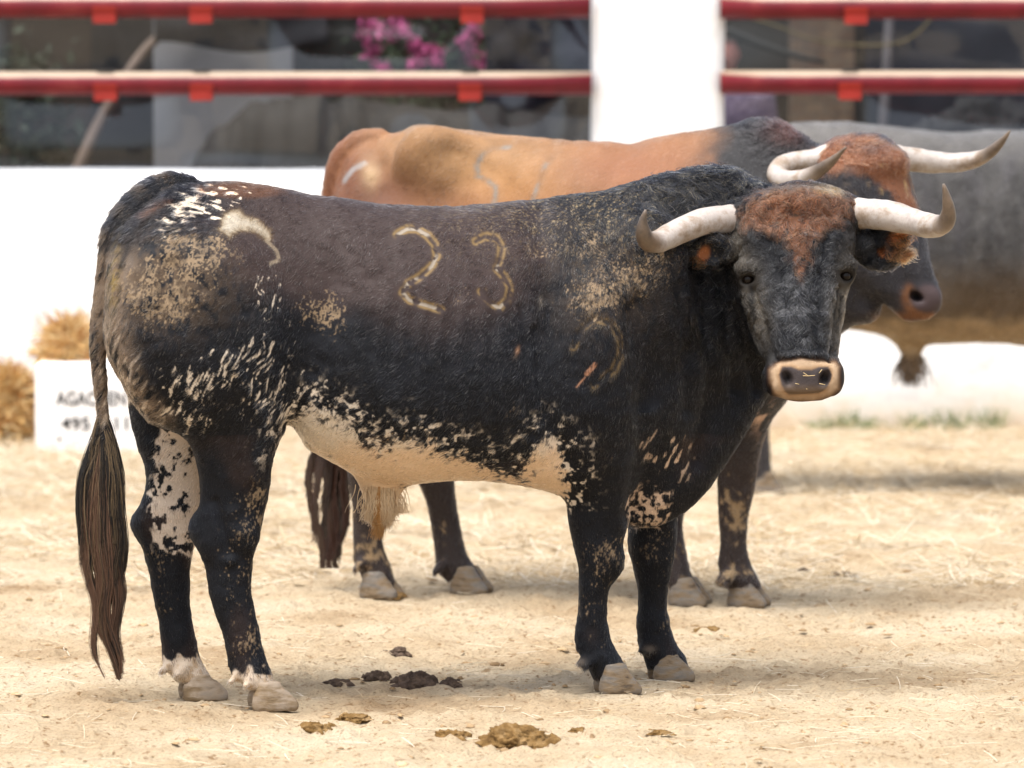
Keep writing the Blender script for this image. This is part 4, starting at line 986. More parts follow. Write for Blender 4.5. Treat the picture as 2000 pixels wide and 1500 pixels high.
# ------------------------------------------------------------------ the grey bull farthest back
def grey_bull():
    D = 21.0; dep = lambda px: 0 * np.asarray(px, float)
    root = empty('bull', (1.6, 21.0, 0.0)); base = np.array([1.6, 21.0, 0.0])
    tag(root, 'grey bull with tan belly at the right edge, farthest back', 'bull', 'bulls in the corral')
    Fd = Field((0.75, 20.5, -0.01), (3.25, 21.5, 1.6), 0.014)
    st = np.array([(1425, 400, 560, .08), (1432, 330, 640, .16), (1450, 285, 690, .21), (1490, 254, 720, .24), (1560, 240, 700, .25), (1640, 237, 640, .25), (1700, 244, 646, .27), (1760, 250, 664, .29), (1810, 254, 670, .31), (1860, 260, 668, .32), (1930, 257, 668, .33), (2000, 256, 673, .33),
                   (2090, 246, 690, .31), (2170, 235, 690, .28), (2250, 245, 650, .23), (2330, 270, 590, .17), (2400, 300, 540, .14)], float)
    d = D + 0 * st[:, 0]; T = P(st[:, 0], st[:, 1], d); B = P(st[:, 0], st[:, 2], d)
    Fd.loft_x(T[:, 0], T[:, 2], B[:, 2], d, st[:, 3], np.interp(st[:, 0], [1425, 1700, 1900, 2400], [.3, .15, .08, .2]), 2.3, .05)
    e = lambda x, y, dd, rx, ry, rd, k=.05: Fd.ell(P(x, y, D + dd), (rx / 514, rd, ry / 514), k)
    for s_ in (-1, 1):
        e(1530, 480, s_ * .16, 90, 150, .12); e(2140, 520, s_ * .17, 80, 130, .11)
        f = 0 if s_ < 0 else -52; g = 0 if s_ < 0 else -44; yo = 8 if s_ < 0 else -8
        loft_leg(Fd, D, [(620, 1450 + f, 1600 + f), (700, 1440 + f, 1545 + f), (760, 1446 + f, 1516 + f), (800, 1450 + f, 1506 + f), (850, 1462 + f, 1503 + f), (900, 1468 + f, 1504 + f), (935 + yo, 1472 + f, 1514 + f)], [(620, s_ * .14), (960, s_ * .15)], [(620, .11), (700, .09), (780, .055), (850, .045), (940, .05)])
        loft_leg(Fd, D, [(600, 2080 + g, 2210 + g), (720, 2100 + g, 2185 + g), (800, 2115 + g, 2165 + g), (860, 2120 + g, 2158 + g), (900, 2118 + g, 2162 + g), (940 + yo, 2128 + g, 2176 + g)], [(600, s_ * .15), (960, s_ * .13)], [(600, .10), (720, .075), (800, .055), (860, .045), (940, .05)])
        a = P(1500 + f, 960, D + s_ * .15); a[2] = 0; add_hoof(root, base, a, 0, M['hoof'], None)
        a = P(2155 + g, 960, D + s_ * .13); a[2] = 0; add_hoof(root, base, a, 0, M['hoof'], None)
        add_horn(root, base, [(2425, 300, 18, s_ * .10), (2440, 296, 18, s_ * .16), (2450, 300, 15, s_ * .26), (2470, 296, 12, s_ * .34), (2500, 270, 7, s_ * .38), (2515, 240, 2, s_ * .39)], D)
        c = P(2415, 335, D + s_ * .15); Fd.ell(c, (.03, .08, .035), .02)
    Fd.chain([P(2400, 330, D), P(2440, 380, D), P(2490, 460, D), P(2510, 500, D)], [.15, .14, .10, .085], .05)
    e(2420, 400, 0, 45, 45, .09)
    loft_leg(Fd, D, [(640, 1730, 1830), (672, 1750, 1806), (700, 1762, 1796), (722, 1768, 1788)], [(640, 0), (722, 0)], [(640, .07), (672, .045), (700, .035), (722, .02)])
    q = spline([(*P(x, y, D), r / 514) for x, y, r in ((1500, 262, 22), (1450, 285, 24), (1426, 340, 20), (1418, 430, 14), (1416, 560, 11), (1418, 720, 8))], 24); Fd.chain(q[:, :3], q[:, 3], .01)
    V, Fq = Fd.mesh(); V = relax(V, Fq, 2); Fq = orient(V, Fq); Nv = normals(V, Fq)
    V = V + Nv * ((noise(V, .12, 211, 3) - .5) * .014)[:, None]; x, y = proj(V)
    def colour(p, n, x, y, r=None):
        m = len(x); rnd = r.random(m) if r is not None else np.full(m, .5); nz = lambda s_, sd, o=2: noise(p, s_, sd, o)
        c = np.tile(np.array([.048, .045, .043]), (m, 1)) * (.25 + 1.5 * nz((.035, .05, .20), 221, 3))[:, None]
        c = mix(c, (.045, .042, .044), smooth(.55, .75, nz((.06, .06, .2), 222, 3)) * .7)
        c = mix(c, (.026, .024, .024), smooth(.52, .64, nz((.028, .03, .09), 224, 3)) * .7 * smooth(260, 330, y))
        c = mix(c, (.15, .14, .13), smooth(330, 250, y) * .55)
        c = mix(c, (.13, .085, .045), smooth(480, 600, y) * .5)
        c = mix(c, (.27, .195, .115), smooth(605, 655, y + (nz(.05, 223) - .5) * 50) * (x > 1560) * (x < 2080))
        c = mix(c, (.10, .07, .045), smooth(685, 705, y) * (x > 1700) * (x < 1850)); c = mix(c, (.035, .03, .03), smooth(720, 800, y) * ((x < 1650) | (x > 2000)))
        return np.clip(c * (.7 + .6 * rnd[:, None]), .002, .9)
    body = mesh_obj('body', V, Fq, M['coat'], root, base, color=colour(V, Nv, x, y))
    def flow(p, n, x, y):
        d = np.zeros((len(p), 3)); d[:, 0] = -.5; d[:, 2] = -.8; return d
    f = grow_fur(V, Fq, FUR_N[2], lambda V, n: np.where(n[:, 1] < .3, 1., .2), flow, lambda p, n, x, y: np.full(len(p), .02), lambda p, n, x, y: np.full(len(p), .25), colour, M['hair'], body, base, .0016, None, 4, 4); f['kind'] = 'stuff'
    r = np.random.default_rng(25); n = 350; K = 6; s_ = np.linspace(0, 1, K); pts = np.empty((n, K, 3)); x0 = r.normal(1779, 8, n); y1 = r.uniform(722, 758, n)
    for i, q in enumerate(s_): pts[:, i] = P(x0 + (x0 - 1779) * .8 * q + 3 * np.sin(q * 5 + x0), 695 + (y1 - 695) * q, D + .03 * np.sin(x0 * 3))
    t = hair_curves('sheath_tuft', pts, .0022 * (1 - .6 * s_), mix(np.tile(np.array([.22, .15, .09]), (n, 1)), (.05, .04, .035), r.random(n)), M['locks'], body, base); t['kind'] = 'stuff'
    for s_ in (-1, 1): add_eye(root, base, P(2450, 370, D + s_ * .115), .02)

# ------------------------------------------------------------------ ground
def ground():
    xs = np.concatenate([-np.geomspace(300, 3.2, 26), np.linspace(-3.0, 3.0, 400), np.geomspace(3.2, 300, 26)])
    ys = np.concatenate([-np.geomspace(120, 1, 14), np.linspace(0.5, 12.8, 30), np.linspace(13.0, 18.0, 470), np.linspace(18.03, 25.0, 230), np.geomspace(25.5, 300, 20)])
    X, Y = np.meshgrid(xs, ys, indexing='ij'); V = np.stack([X.ravel(), Y.ravel(), 0 * X.ravel()], 1)
    dense = (np.abs(V[:, 0]) < 3.05) & (V[:, 1] > 12.9) & (V[:, 1] < 25)
    z = np.zeros(len(V)); q = V[dense]
    z[dense] = (noise(q, .30, 301, 3) - .5) * .040 + (noise(q, .07, 302, 3) - .5) * .032 + np.clip(noise(q, .030, 303, 2) - .55, 0, 1) * .05
    # trodden flat under the hooves
    for hx, hy in HOOVES: z *= 1 - .85 * np.exp(-(((V[:, 0] - hx)**2 + (V[:, 1] - hy)**2) / .10**2))
    V[:, 2] = z - .006
    nx, ny = len(xs), len(ys); i, j = np.meshgrid(np.arange(nx - 1), np.arange(ny - 1), indexing='ij'); a = (i * ny + j).ravel()
    F = np.stack([a, a + ny, a + ny + 1, a + 1], 1)
    m, nt, b = mat('trampled_sand')
    tc = N(nt, 'ShaderNodeTexCoord')
    def nse(scale, detail, vec=None, rough=.6):
        n = N(nt, 'ShaderNodeTexNoise', Scale=scale, Detail=detail, Roughness=rough); nt.links.new(vec or tc.outputs['Object'], n.inputs['Vector']); return n.outputs['Fac']
    base = ramp(nt, nse(1.6, 6), [(.28, (.34, .235, .135)), (.42, (.47, .355, .225)), (.56, (.545, .435, .295)), (.68, (.58, .475, .34)), (.82, (.47, .335, .195))])
    grain = ramp(nt, nse(130, 4), [(.28, (.30, .19, .10)), (.40, (.85, .85, .85)), (.6, (1, 1, 1)), (.78, (1.25, 1.2, 1.12))])
    mx = N(nt, 'ShaderNodeMix', data_type='RGBA', blend_type='MULTIPLY'); mx.inputs[0].default_value = .8; nt.links.new(base, mx.inputs[6]); nt.links.new(grain, mx.inputs[7])
    speck = ramp(nt, nse(42, 3), [(.58, (1, 1, 1)), (.68, (.45, .31, .19))])
    mx2 = N(nt, 'ShaderNodeMix', data_type='RGBA', blend_type='MULTIPLY'); mx2.inputs[0].default_value = .75; nt.links.new(mx.outputs[2], mx2.inputs[6]); nt.links.new(speck, mx2.inputs[7])
    nt.links.new(mx2.outputs[2], b.inputs['Base Color']); b.inputs['Roughness'].default_value = .95; b.inputs['Specular IOR Level'].default_value = .1
    bp = N(nt, 'ShaderNodeBump', Strength=1.0, Distance=.016); nt.links.new(nse(75, 6, rough=.7), bp.inputs['Height'])
    bp2 = N(nt, 'ShaderNodeBump', Strength=.6, Distance=.004); nt.links.new(nse(320, 3), bp2.inputs['Height']); nt.links.new(bp.outputs[0], bp2.inputs['Normal'])
    nt.links.new(bp2.outputs[0], b.inputs['Normal'])
    o = mesh_obj('ground', V, F, m); tag(o, kind='structure')

HOOVES = [(P(px, py, 15 + d)[0], 15 + d) for px, py, d in ((530, 1381, -.3), (394, 1361, -.095), (1203, 1346, .035), (1308, 1319, .31))] + [(P(px, py, 17.3 + d)[0], 17.3 + d) for px, py, d in ((742, 1160, .07), (918, 1154, .19), (1460, 1178, -.18), (1345, 1177, -.14))]

def strips(n, pos, length, width, rise, r, name, material, bend=.15):
    """thin bent straws: three-sided tubes in one mesh"""
    K = 4; s_ = np.linspace(-.5, .5, K); a = r.uniform(0, math.pi * 2, n)
    d = np.stack([np.cos(a), np.sin(a), 0 * a], 1); pr = np.stack([-d[:, 1], d[:, 0], 0 * a], 1)
    b = r.normal(0, bend, n) * length; tilt = r.normal(0, rise, n)
    V = np.empty((n, K, 3, 3))
    for i, q in enumerate(s_):
        c = pos + d * (length * q)[:, None] + pr * (b * (q*q))[:, None]; c[:, 2] += np.abs(tilt) * length * (q + .5) + .002
        for k in range(3):
            w = 2 * math.pi * k / 3
            V[:, i, k] = c + pr * (width * math.cos(w))[:, None] + np.array([0, 0, 1.]) * (width * .6 * math.sin(w))[:, None]
    F = []
    o = np.arange(n) * K * 3
    for i in range(K - 1):
        for k in range(3):
            k2 = (k + 1) % 3; F.append(np.stack([o + i*3 + k, o + i*3 + k2, o + (i+1)*3 + k2, o + (i+1)*3 + k], 1))
    return mesh_obj(name, V.reshape(-1, 3), np.concatenate(F), material)

def straw_mat():
    m, nt, b = mat('loose_straw')
    g = N(nt, 'ShaderNodeNewGeometry')
    nt.links.new(ramp(nt, g.outputs['Random Per Island'], [(0, (.42, .29, .14)), (.3, (.58, .45, .28)), (.6, (.68, .57, .41)), (1, (.74, .67, .54))]), b.inputs['Base Color'])
    b.inputs['Roughness'].default_value = .5; b.inputs['Specular IOR Level'].default_value = .35
    return m
M['loose_straw'] = straw_mat()

def lump_mesh(r, sx, sy, sz, sub=3, rough=.35):
    import bmesh
    bm = bmesh.new(); bmesh.ops.create_icosphere(bm, subdivisions=sub, radius=1.0)
    V = np.array([v.co[:] for v in bm.verts]); F = [[v.index for v in f.verts] for f in bm.faces]; bm.free()
    off = r.uniform(0, 50, 3)
    k = 1 + rough * (noise(V + off, .8, 401, 2) - .5) * 1.6 + .55 * (noise(V + off, .22, 402, 2) - .5) + .30 * (noise(V + off, .08, 403, 2) - .5)
    V = V * k[:, None]; V[:, :2] *= (1 + .35 * np.clip(.5 - V[:, 2], 0, 1))[:, None]; V[:, 2] = np.where(V[:, 2] < -.25, -.25 + (V[:, 2] + .25) * .2, V[:, 2])
    return V * np.array([sx, sy, sz]), F

def litter():
    r = np.random.default_rng(31)
    def field(n, py0, py1, x0=-100, x1=2100, clump=None):
        py = r.uniform(py0, py1, n * 3); px = r.uniform(x0, x1, n * 3); d = ground_D(py); p = P(px, py, d); p[:, 2] = 0
        if clump is not None: k = noise(p, clump, 411, 2) > r.uniform(.30, .62, len(p)); p = p[k]
        p = p[p[:, 1] < 23.7]; p = p[r.permutation(len(p))[:n]]; return p
    p = np.concatenate([field(13000, 838, 960, clump=.35), field(8000, 930, 1150, clump=.3)]); n = len(p)
    o = strips(n, p, r.uniform(.05, .22, n), r.uniform(.0010, .0024, n), .16, r, 'straw_cover', M['loose_straw']); tag(o, kind='stuff')
    p = field(1500, 1100, 1560, clump=.3); n = len(p)
    o = strips(n, p, r.uniform(.02, .10, n) * r.choice([1, 1, 1.6], n), r.uniform(.0006, .0014, n), .08, r, 'scattered_straw', M['loose_straw']); tag(o, kind='stuff')
    # crumbs of earth and dung
    V = []; F = []; c = 0
    p = np.concatenate([field(500, 1060, 1250), field(1000, 1200, 1560, clump=.25)])
    for q in p:
        s_ = min(.010, .0026 * r.pareto(2.6) + .0022); v, f = lump_mesh(r, s_ * r.uniform(.8, 1.9), s_ * r.uniform(.8, 1.4), s_ * .7, 2, .8)
        V.append(v + q + [0, 0, s_ * .1]); F.append(np.array(f) + c); c += len(v)
    o = mesh_obj('dirt_crumbs', np.concatenate(V), np.concatenate(F), M['crumb']); tag(o, kind='stuff')

M['dung_dry'] = noise_mat('dry_ochre_dung', [(.3, (.075, .040, .014)), (.5, (.165, .095, .034)), (.75, (.29, .19, .09))], 40, rough=.95, bump=.9, bump_scale=140, dist=.006, spec=.1)
M['dung_dark'] = noise_mat('dark_dung', [(.3, (.045, .030, .022)), (.5, (.085, .058, .042)), (.75, (.16, .11, .075))], 45, rough=.9, bump=.9, bump_scale=120, dist=.006, spec=.15)
M['crumb'] = noise_mat('earth_crumb', [(.35, (.16, .10, .05)), (.55, (.36, .25, .14)), (.7, (.48, .36, .22))], 6, rough=.95, bump=.4, spec=.1)

def clod(px, py, w, h, dark, label, pieces=1, group='dung clods on the sand', seed=0):
    r = np.random.default_rng(500 + seed); d = float(ground_D(py)); s_ = F_PX / d
    c = P(px, py, d); c[2] = 0
    b = MB()
    pieces = pieces + 7
    for i in range(pieces):
        k = 1.0 if i == 0 else r.uniform(.12, .42)
        ww = w / s_ / 2 * k * .80
        v, f = lump_mesh(r, ww, ww * r.uniform(.7, 1.0), h / s_ * (.54 if i == 0 else .12 + k * .45), 5 if i == 0 else 3, .5)
        off = np.zeros(3) if i == 0 else np.array([r.uniform(-.55, .55) * w / s_, r.uniform(-.05, .08), 0])
        b.add(v + off, f)
    o = mesh_obj('dung_clod', np.concatenate(b.V) , b.F, M['dung_dark' if dark else 'dung_dry'])
    o.location = c; tag(o, label, 'dung', group)
    return o

CLODS = [
 (1008, 1455, 150, 62, 0, 'largest ochre dung slab at the bottom of the photo', 1),
 (878, 1447, 72, 34, 0, 'small ochre dung lump just left of the largest ochre slab', 1),
 (615, 1432, 78, 36, 0, 'ochre dung heap in front of the near hind hoof', 2),
 (806, 1340, 92, 50, 1, 'biggest dark brown dung pat between the fore and hind legs', 3),
 (735, 1326, 48, 30, 1, 'rounded dark dung lump touching the left of the biggest dark pat', 1),
 (880, 1341, 46, 26, 1, 'dark crumbly dung lump right of the biggest dark pat', 2),
 (655, 1338, 56, 20, 1, 'flat dark dung strip left of the dark pats, near the hind hoof', 2),
 (778, 1281, 52, 28, 1, 'dark dung lump behind the biggest dark pat, beyond it', 2),
 (690, 1408, 60, 22, 0, 'low ochre dung crumbs just behind the ochre heap', 3),
 (1570, 1120, 28, 20, 1, 'dark dung ball right of the tan bull\'s fore hooves', 1),
 (1650, 1126, 64, 18, 1, 'flat dark dung patch farthest right on the sand', 2),
 (1130, 1432, 36, 18, 0, 'small tan dung crumb right of the largest ochre slab', 2),
 (1290, 1436, 48, 12, 0, 'thin tan dung crumb at the bottom, below the fore hooves', 2),
 (765, 1166, 44, 22, 0, 'brown dung lump at the tan bull\'s left hind hoof', 1),
 (1385, 1232, 60, 12, 0, 'thin brown dung streak right of the far fore hoof', 2),
]

# ------------------------------------------------------------------ wall, pillar, rails
def white_plaster():
    m, nt, b = mat('limewashed_plaster'); tc = N(nt, 'ShaderNodeTexCoord')
    n = N(nt, 'ShaderNodeTexNoise', Scale=5.0, Detail=8.0, Roughness=.65); nt.links.new(tc.outputs['Object'], n.inputs['Vector'])
    col = ramp(nt, n.outputs['Fac'], [(.24, (.40, .35, .30)), (.36, (.63, .615, .60)), (.46, (.74, .735, .73)), (.8, (.79, .79, .79))])
    # earth splashed along the foot
    sx = N(nt, 'ShaderNodeSeparateXYZ'); nt.links.new(tc.outputs['Object'], sx.inputs[0])
    ad = N(nt, 'ShaderNodeMath', operation='MULTIPLY_ADD'); nt.links.new(n.outputs['Fac'], ad.inputs[0]); ad.inputs[1].default_value = -.5; nt.links.new(sx.outputs[2], ad.inputs[2])
    mr = N(nt, 'ShaderNodeMapRange'); nt.links.new(ad.outputs[0], mr.inputs[0]); mr.inputs[1].default_value = -.02; mr.inputs[2].default_value = -.26
    mx = N(nt, 'ShaderNodeMix', data_type='RGBA'); nt.links.new(mr.outputs[0], mx.inputs[0]); nt.links.new(col, mx.inputs[6]); mx.inputs[7].default_value = (.62, .50, .36, 1)
    nt.links.new(mx.outputs[2], b.inputs['Base Color']); b.inputs['Roughness'].default_value = .9; b.inputs['Specular IOR Level'].default_value = .2
    n2 = N(nt, 'ShaderNodeTexNoise', Scale=26.0, Detail=6.0); nt.links.new(tc.outputs['Object'], n2.inputs['Vector'])
    bp = N(nt, 'ShaderNodeBump', Strength=.25, Distance=.012); nt.links.new(n2.outputs['Fac'], bp.inputs['Height']); nt.links.new(bp.outputs[0], b.inputs['Normal'])
    return m

def plaster_box(name, lo, hi, step, amp, material, label, cat, seed):
    """box with a hand-plastered, uneven skin"""
    n = [max(2, int((hi[i] - lo[i]) / step) + 1) for i in range(3)]
    V = []; F = []; c = 0
    for ax in range(3):
        for side in (0, 1):
            u, v = (ax + 1) % 3, (ax + 2) % 3
            A, B = np.meshgrid(np.linspace(lo[u], hi[u], n[u]), np.linspace(lo[v], hi[v], n[v]), indexing='ij')
            q = np.zeros((A.size, 3)); q[:, u] = A.ravel(); q[:, v] = B.ravel(); q[:, ax] = hi[ax] if side else lo[ax]
            i, j = np.meshgrid(np.arange(n[u] - 1), np.arange(n[v] - 1), indexing='ij'); a = (i * n[v] + j).ravel() + c
            f = np.stack([a, a + n[v], a + n[v] + 1, a + 1], 1)
            F.append(f if side else f[:, ::-1]); V.append(q); c += len(q)
    V = np.concatenate(V); F = np.concatenate(F)
    _, first, inv = np.unique(np.round(V, 5), axis=0, return_index=True, return_inverse=True); inv = inv.ravel()
    V = V[first]; F = inv[F]
    ctr = (np.array(lo) + np.array(hi)) / 2
    off = np.stack([noise(V, step * 6, seed + k, 3) - .5 for k in range(3)], 1) * amp
    r_ = .02; dl = np.minimum(V - np.array(lo), np.array(hi) - V)
    edge = (dl < 1e-6).sum(1)
    V = V + off - np.sign(V - ctr) * ((edge >= 2) * .012)[:, None] * (dl < 1e-6)
    o = mesh_obj(name, V, F, material); tag(o, label, cat)
    return o

WALL_D = 23.8
def walls_and_rails():
    M['plaster'] = white_plaster()
    zt = P(1000, 333, WALL_D)[2]
    plaster_box('wall', (-7, WALL_D, -.05), (7, WALL_D + .32, zt), .06, .014, M['plaster'], 'long low whitewashed wall behind the bulls', 'wall', 601)
    xl, xr = P(1157, 200, WALL_D)[0], P(1416, 200, WALL_D)[0]
    plaster_box('pillar', (xl, WALL_D + .006, zt - .012), (xr, WALL_D + .5, 3.0), .05, .012, M['plaster'], 'square whitewashed pillar standing on the low wall', 'pillar', 611)
    # red pipes
    m, nt, b = mat('red_painted_pipe'); tc = N(nt, 'ShaderNodeTexCoord')
    n = N(nt, 'ShaderNodeTexNoise', Scale=9.0, Detail=6.0); nt.links.new(tc.outputs['Object'], n.inputs['Vector'])
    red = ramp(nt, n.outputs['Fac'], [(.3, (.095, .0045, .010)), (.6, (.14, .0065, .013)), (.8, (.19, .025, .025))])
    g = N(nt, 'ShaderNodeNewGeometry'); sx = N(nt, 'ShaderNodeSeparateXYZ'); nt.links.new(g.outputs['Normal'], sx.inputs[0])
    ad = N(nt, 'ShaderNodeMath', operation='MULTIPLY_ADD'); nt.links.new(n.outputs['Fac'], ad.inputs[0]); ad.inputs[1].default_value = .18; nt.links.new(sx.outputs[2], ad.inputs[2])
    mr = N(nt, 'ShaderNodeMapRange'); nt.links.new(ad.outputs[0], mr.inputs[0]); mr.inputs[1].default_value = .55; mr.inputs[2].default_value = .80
    mx = N(nt, 'ShaderNodeMix', data_type='RGBA'); nt.links.new(mr.outputs[0], mx.inputs[0]); nt.links.new(red, mx.inputs[6]); mx.inputs[7].default_value = (.40, .31, .22, 1)   # cream tone where the pipe faces up
    nt.links.new(mx.outputs[2], b.inputs['Base Color']); b.inputs['Roughness'].default_value = .42; b.inputs['Specular IOR Level'].default_value = .3
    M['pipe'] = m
    M['clamp'] = noise_mat('bright_red_clamp', [(.3, (.22, .010, .006)), (.7, (.30, .016, .008))], 12, rough=.5, bump=.1)
    M['bolt'] = noise_mat('dark_bolt', [(.3, (.05, .045, .04)), (.7, (.10, .09, .08))], 30, rough=.5, bump=0, metallic=.6)
    D = WALL_D - .02; R = .0505
    rails = [('upper', 12, -900, 1152, 'upper red pipe rail left of the white pillar', (205, 393, 922)), ('lower', 163, -900, 1156, 'lower red pipe rail left of the white pillar', (207, 394, 918)),
             ('upper', 14, 1407, 2900, 'upper red pipe rail right of the white pillar', (1671, 2250)), ('lower', 161, 1407, 2900, 'lower red pipe rail right of the white pillar', (1659, 2240))]
    for k, (_, py, x0, x1, lab, cl) in enumerate(rails):
        a, c = P(x0, py, D), P(x1, py, D); a[2] = c[2] = P(1000, py, D)[2]
        root = empty('rail', a); base = np.array(a); tag(root, lab, 'rail', 'red pipe rails')
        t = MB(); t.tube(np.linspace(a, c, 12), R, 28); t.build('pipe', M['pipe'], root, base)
        for cx in cl:
            m_ = MB(); q = P(cx, py, D); q[2] = a[2]; w = .050
            # strap round the lower half and a tongue hanging below
            ang = np.linspace(math.radians(178), math.radians(362), 15); ri, ro = R + .002, R + .010
            V = []; F = []
            for s_ in (-w, w):
                for rr in (ri, ro): V += [[q[0] + s_, q[1] + rr * math.cos(t_), q[2] + rr * math.sin(t_)] for t_ in ang]
            n_ = len(ang)
            for i in range(n_ - 1):
                F += [(n_+i, n_+i+1, 3*n_+i+1, 3*n_+i), (i+1, i, 2*n_+i, 2*n_+i+1), (i, i+1, n_+i+1, n_+i), (2*n_+i+1, 2*n_+i, 3*n_+i, 3*n_+i+1)]
            F += [(0, n_, 3*n_, 2*n_), (n_-1, 3*n_-1, 4*n_-1, 2*n_-1)]
            m_.add(V, F)
            m_.box((q[0] - w * .96, q[1] - R - .0055, q[2] - R - .022), (q[0] + w * .96, q[1] - R * .35, q[2] - R * .62))
            cp = m_.build('clamp', M['clamp'], root, base, False)
            bo = MB(); bo.box((q[0] - w * .7, q[1] - .03, q[2] + R - .004), (q[0] + w * .7, q[1] + .03, q[2] + R + .007)); bo.build('buckle', M['bolt'], cp, (0, 0, 0) if False else base, False)

# ------------------------------------------------------------------ behind the rails
def sheet(name, x0, x1, z0, z1, y, amp, scale, material, label, cat, seed, nx=60, nz=40, thick=.004, edge=None, group=None, kind=None):
    """hanging, uneven sheet with thickness; edge(u) lifts the lower border"""
    U, W_ = np.meshgrid(np.linspace(0, 1, nx), np.linspace(0, 1, nz), indexing='ij'); u, w = U.ravel(), W_.ravel()
    lo = z0 + (0 if edge is None else edge(u)); q = np.stack([x0 + (x1 - x0) * u, np.full(u.shape, y), lo + (z1 - lo) * w], 1)
    d = (noise(q, scale, seed, 1 if name == 'plastic_sheet' else 3) - .5) * amp * 2
    f = q.copy(); f[:, 1] += d - thick / 2; b = q.copy(); b[:, 1] += d + thick / 2
    i, j = np.meshgrid(np.arange(nx - 1), np.arange(nz - 1), indexing='ij'); a = (i * nz + j).ravel()
    A = np.stack([a, a + nz, a + nz + 1, a + 1], 1); m = len(q); F = [A, A[:, ::-1] + m]
    def rim(l): l = np.array(l); return np.stack([l[1:], l[:-1], l[:-1] + m, l[1:] + m], 1)
    F += [rim([k * nz for k in range(nx)]), rim([k * nz + nz - 1 for k in range(nx)])[:, ::-1], rim(list(range(nz)))[:, ::-1], rim([(nx - 1) * nz + k for k in range(nz)])]
    o = mesh_obj(name, np.concatenate([f, b]), np.concatenate(F), material)
    return tag(o, label, cat, group, kind)

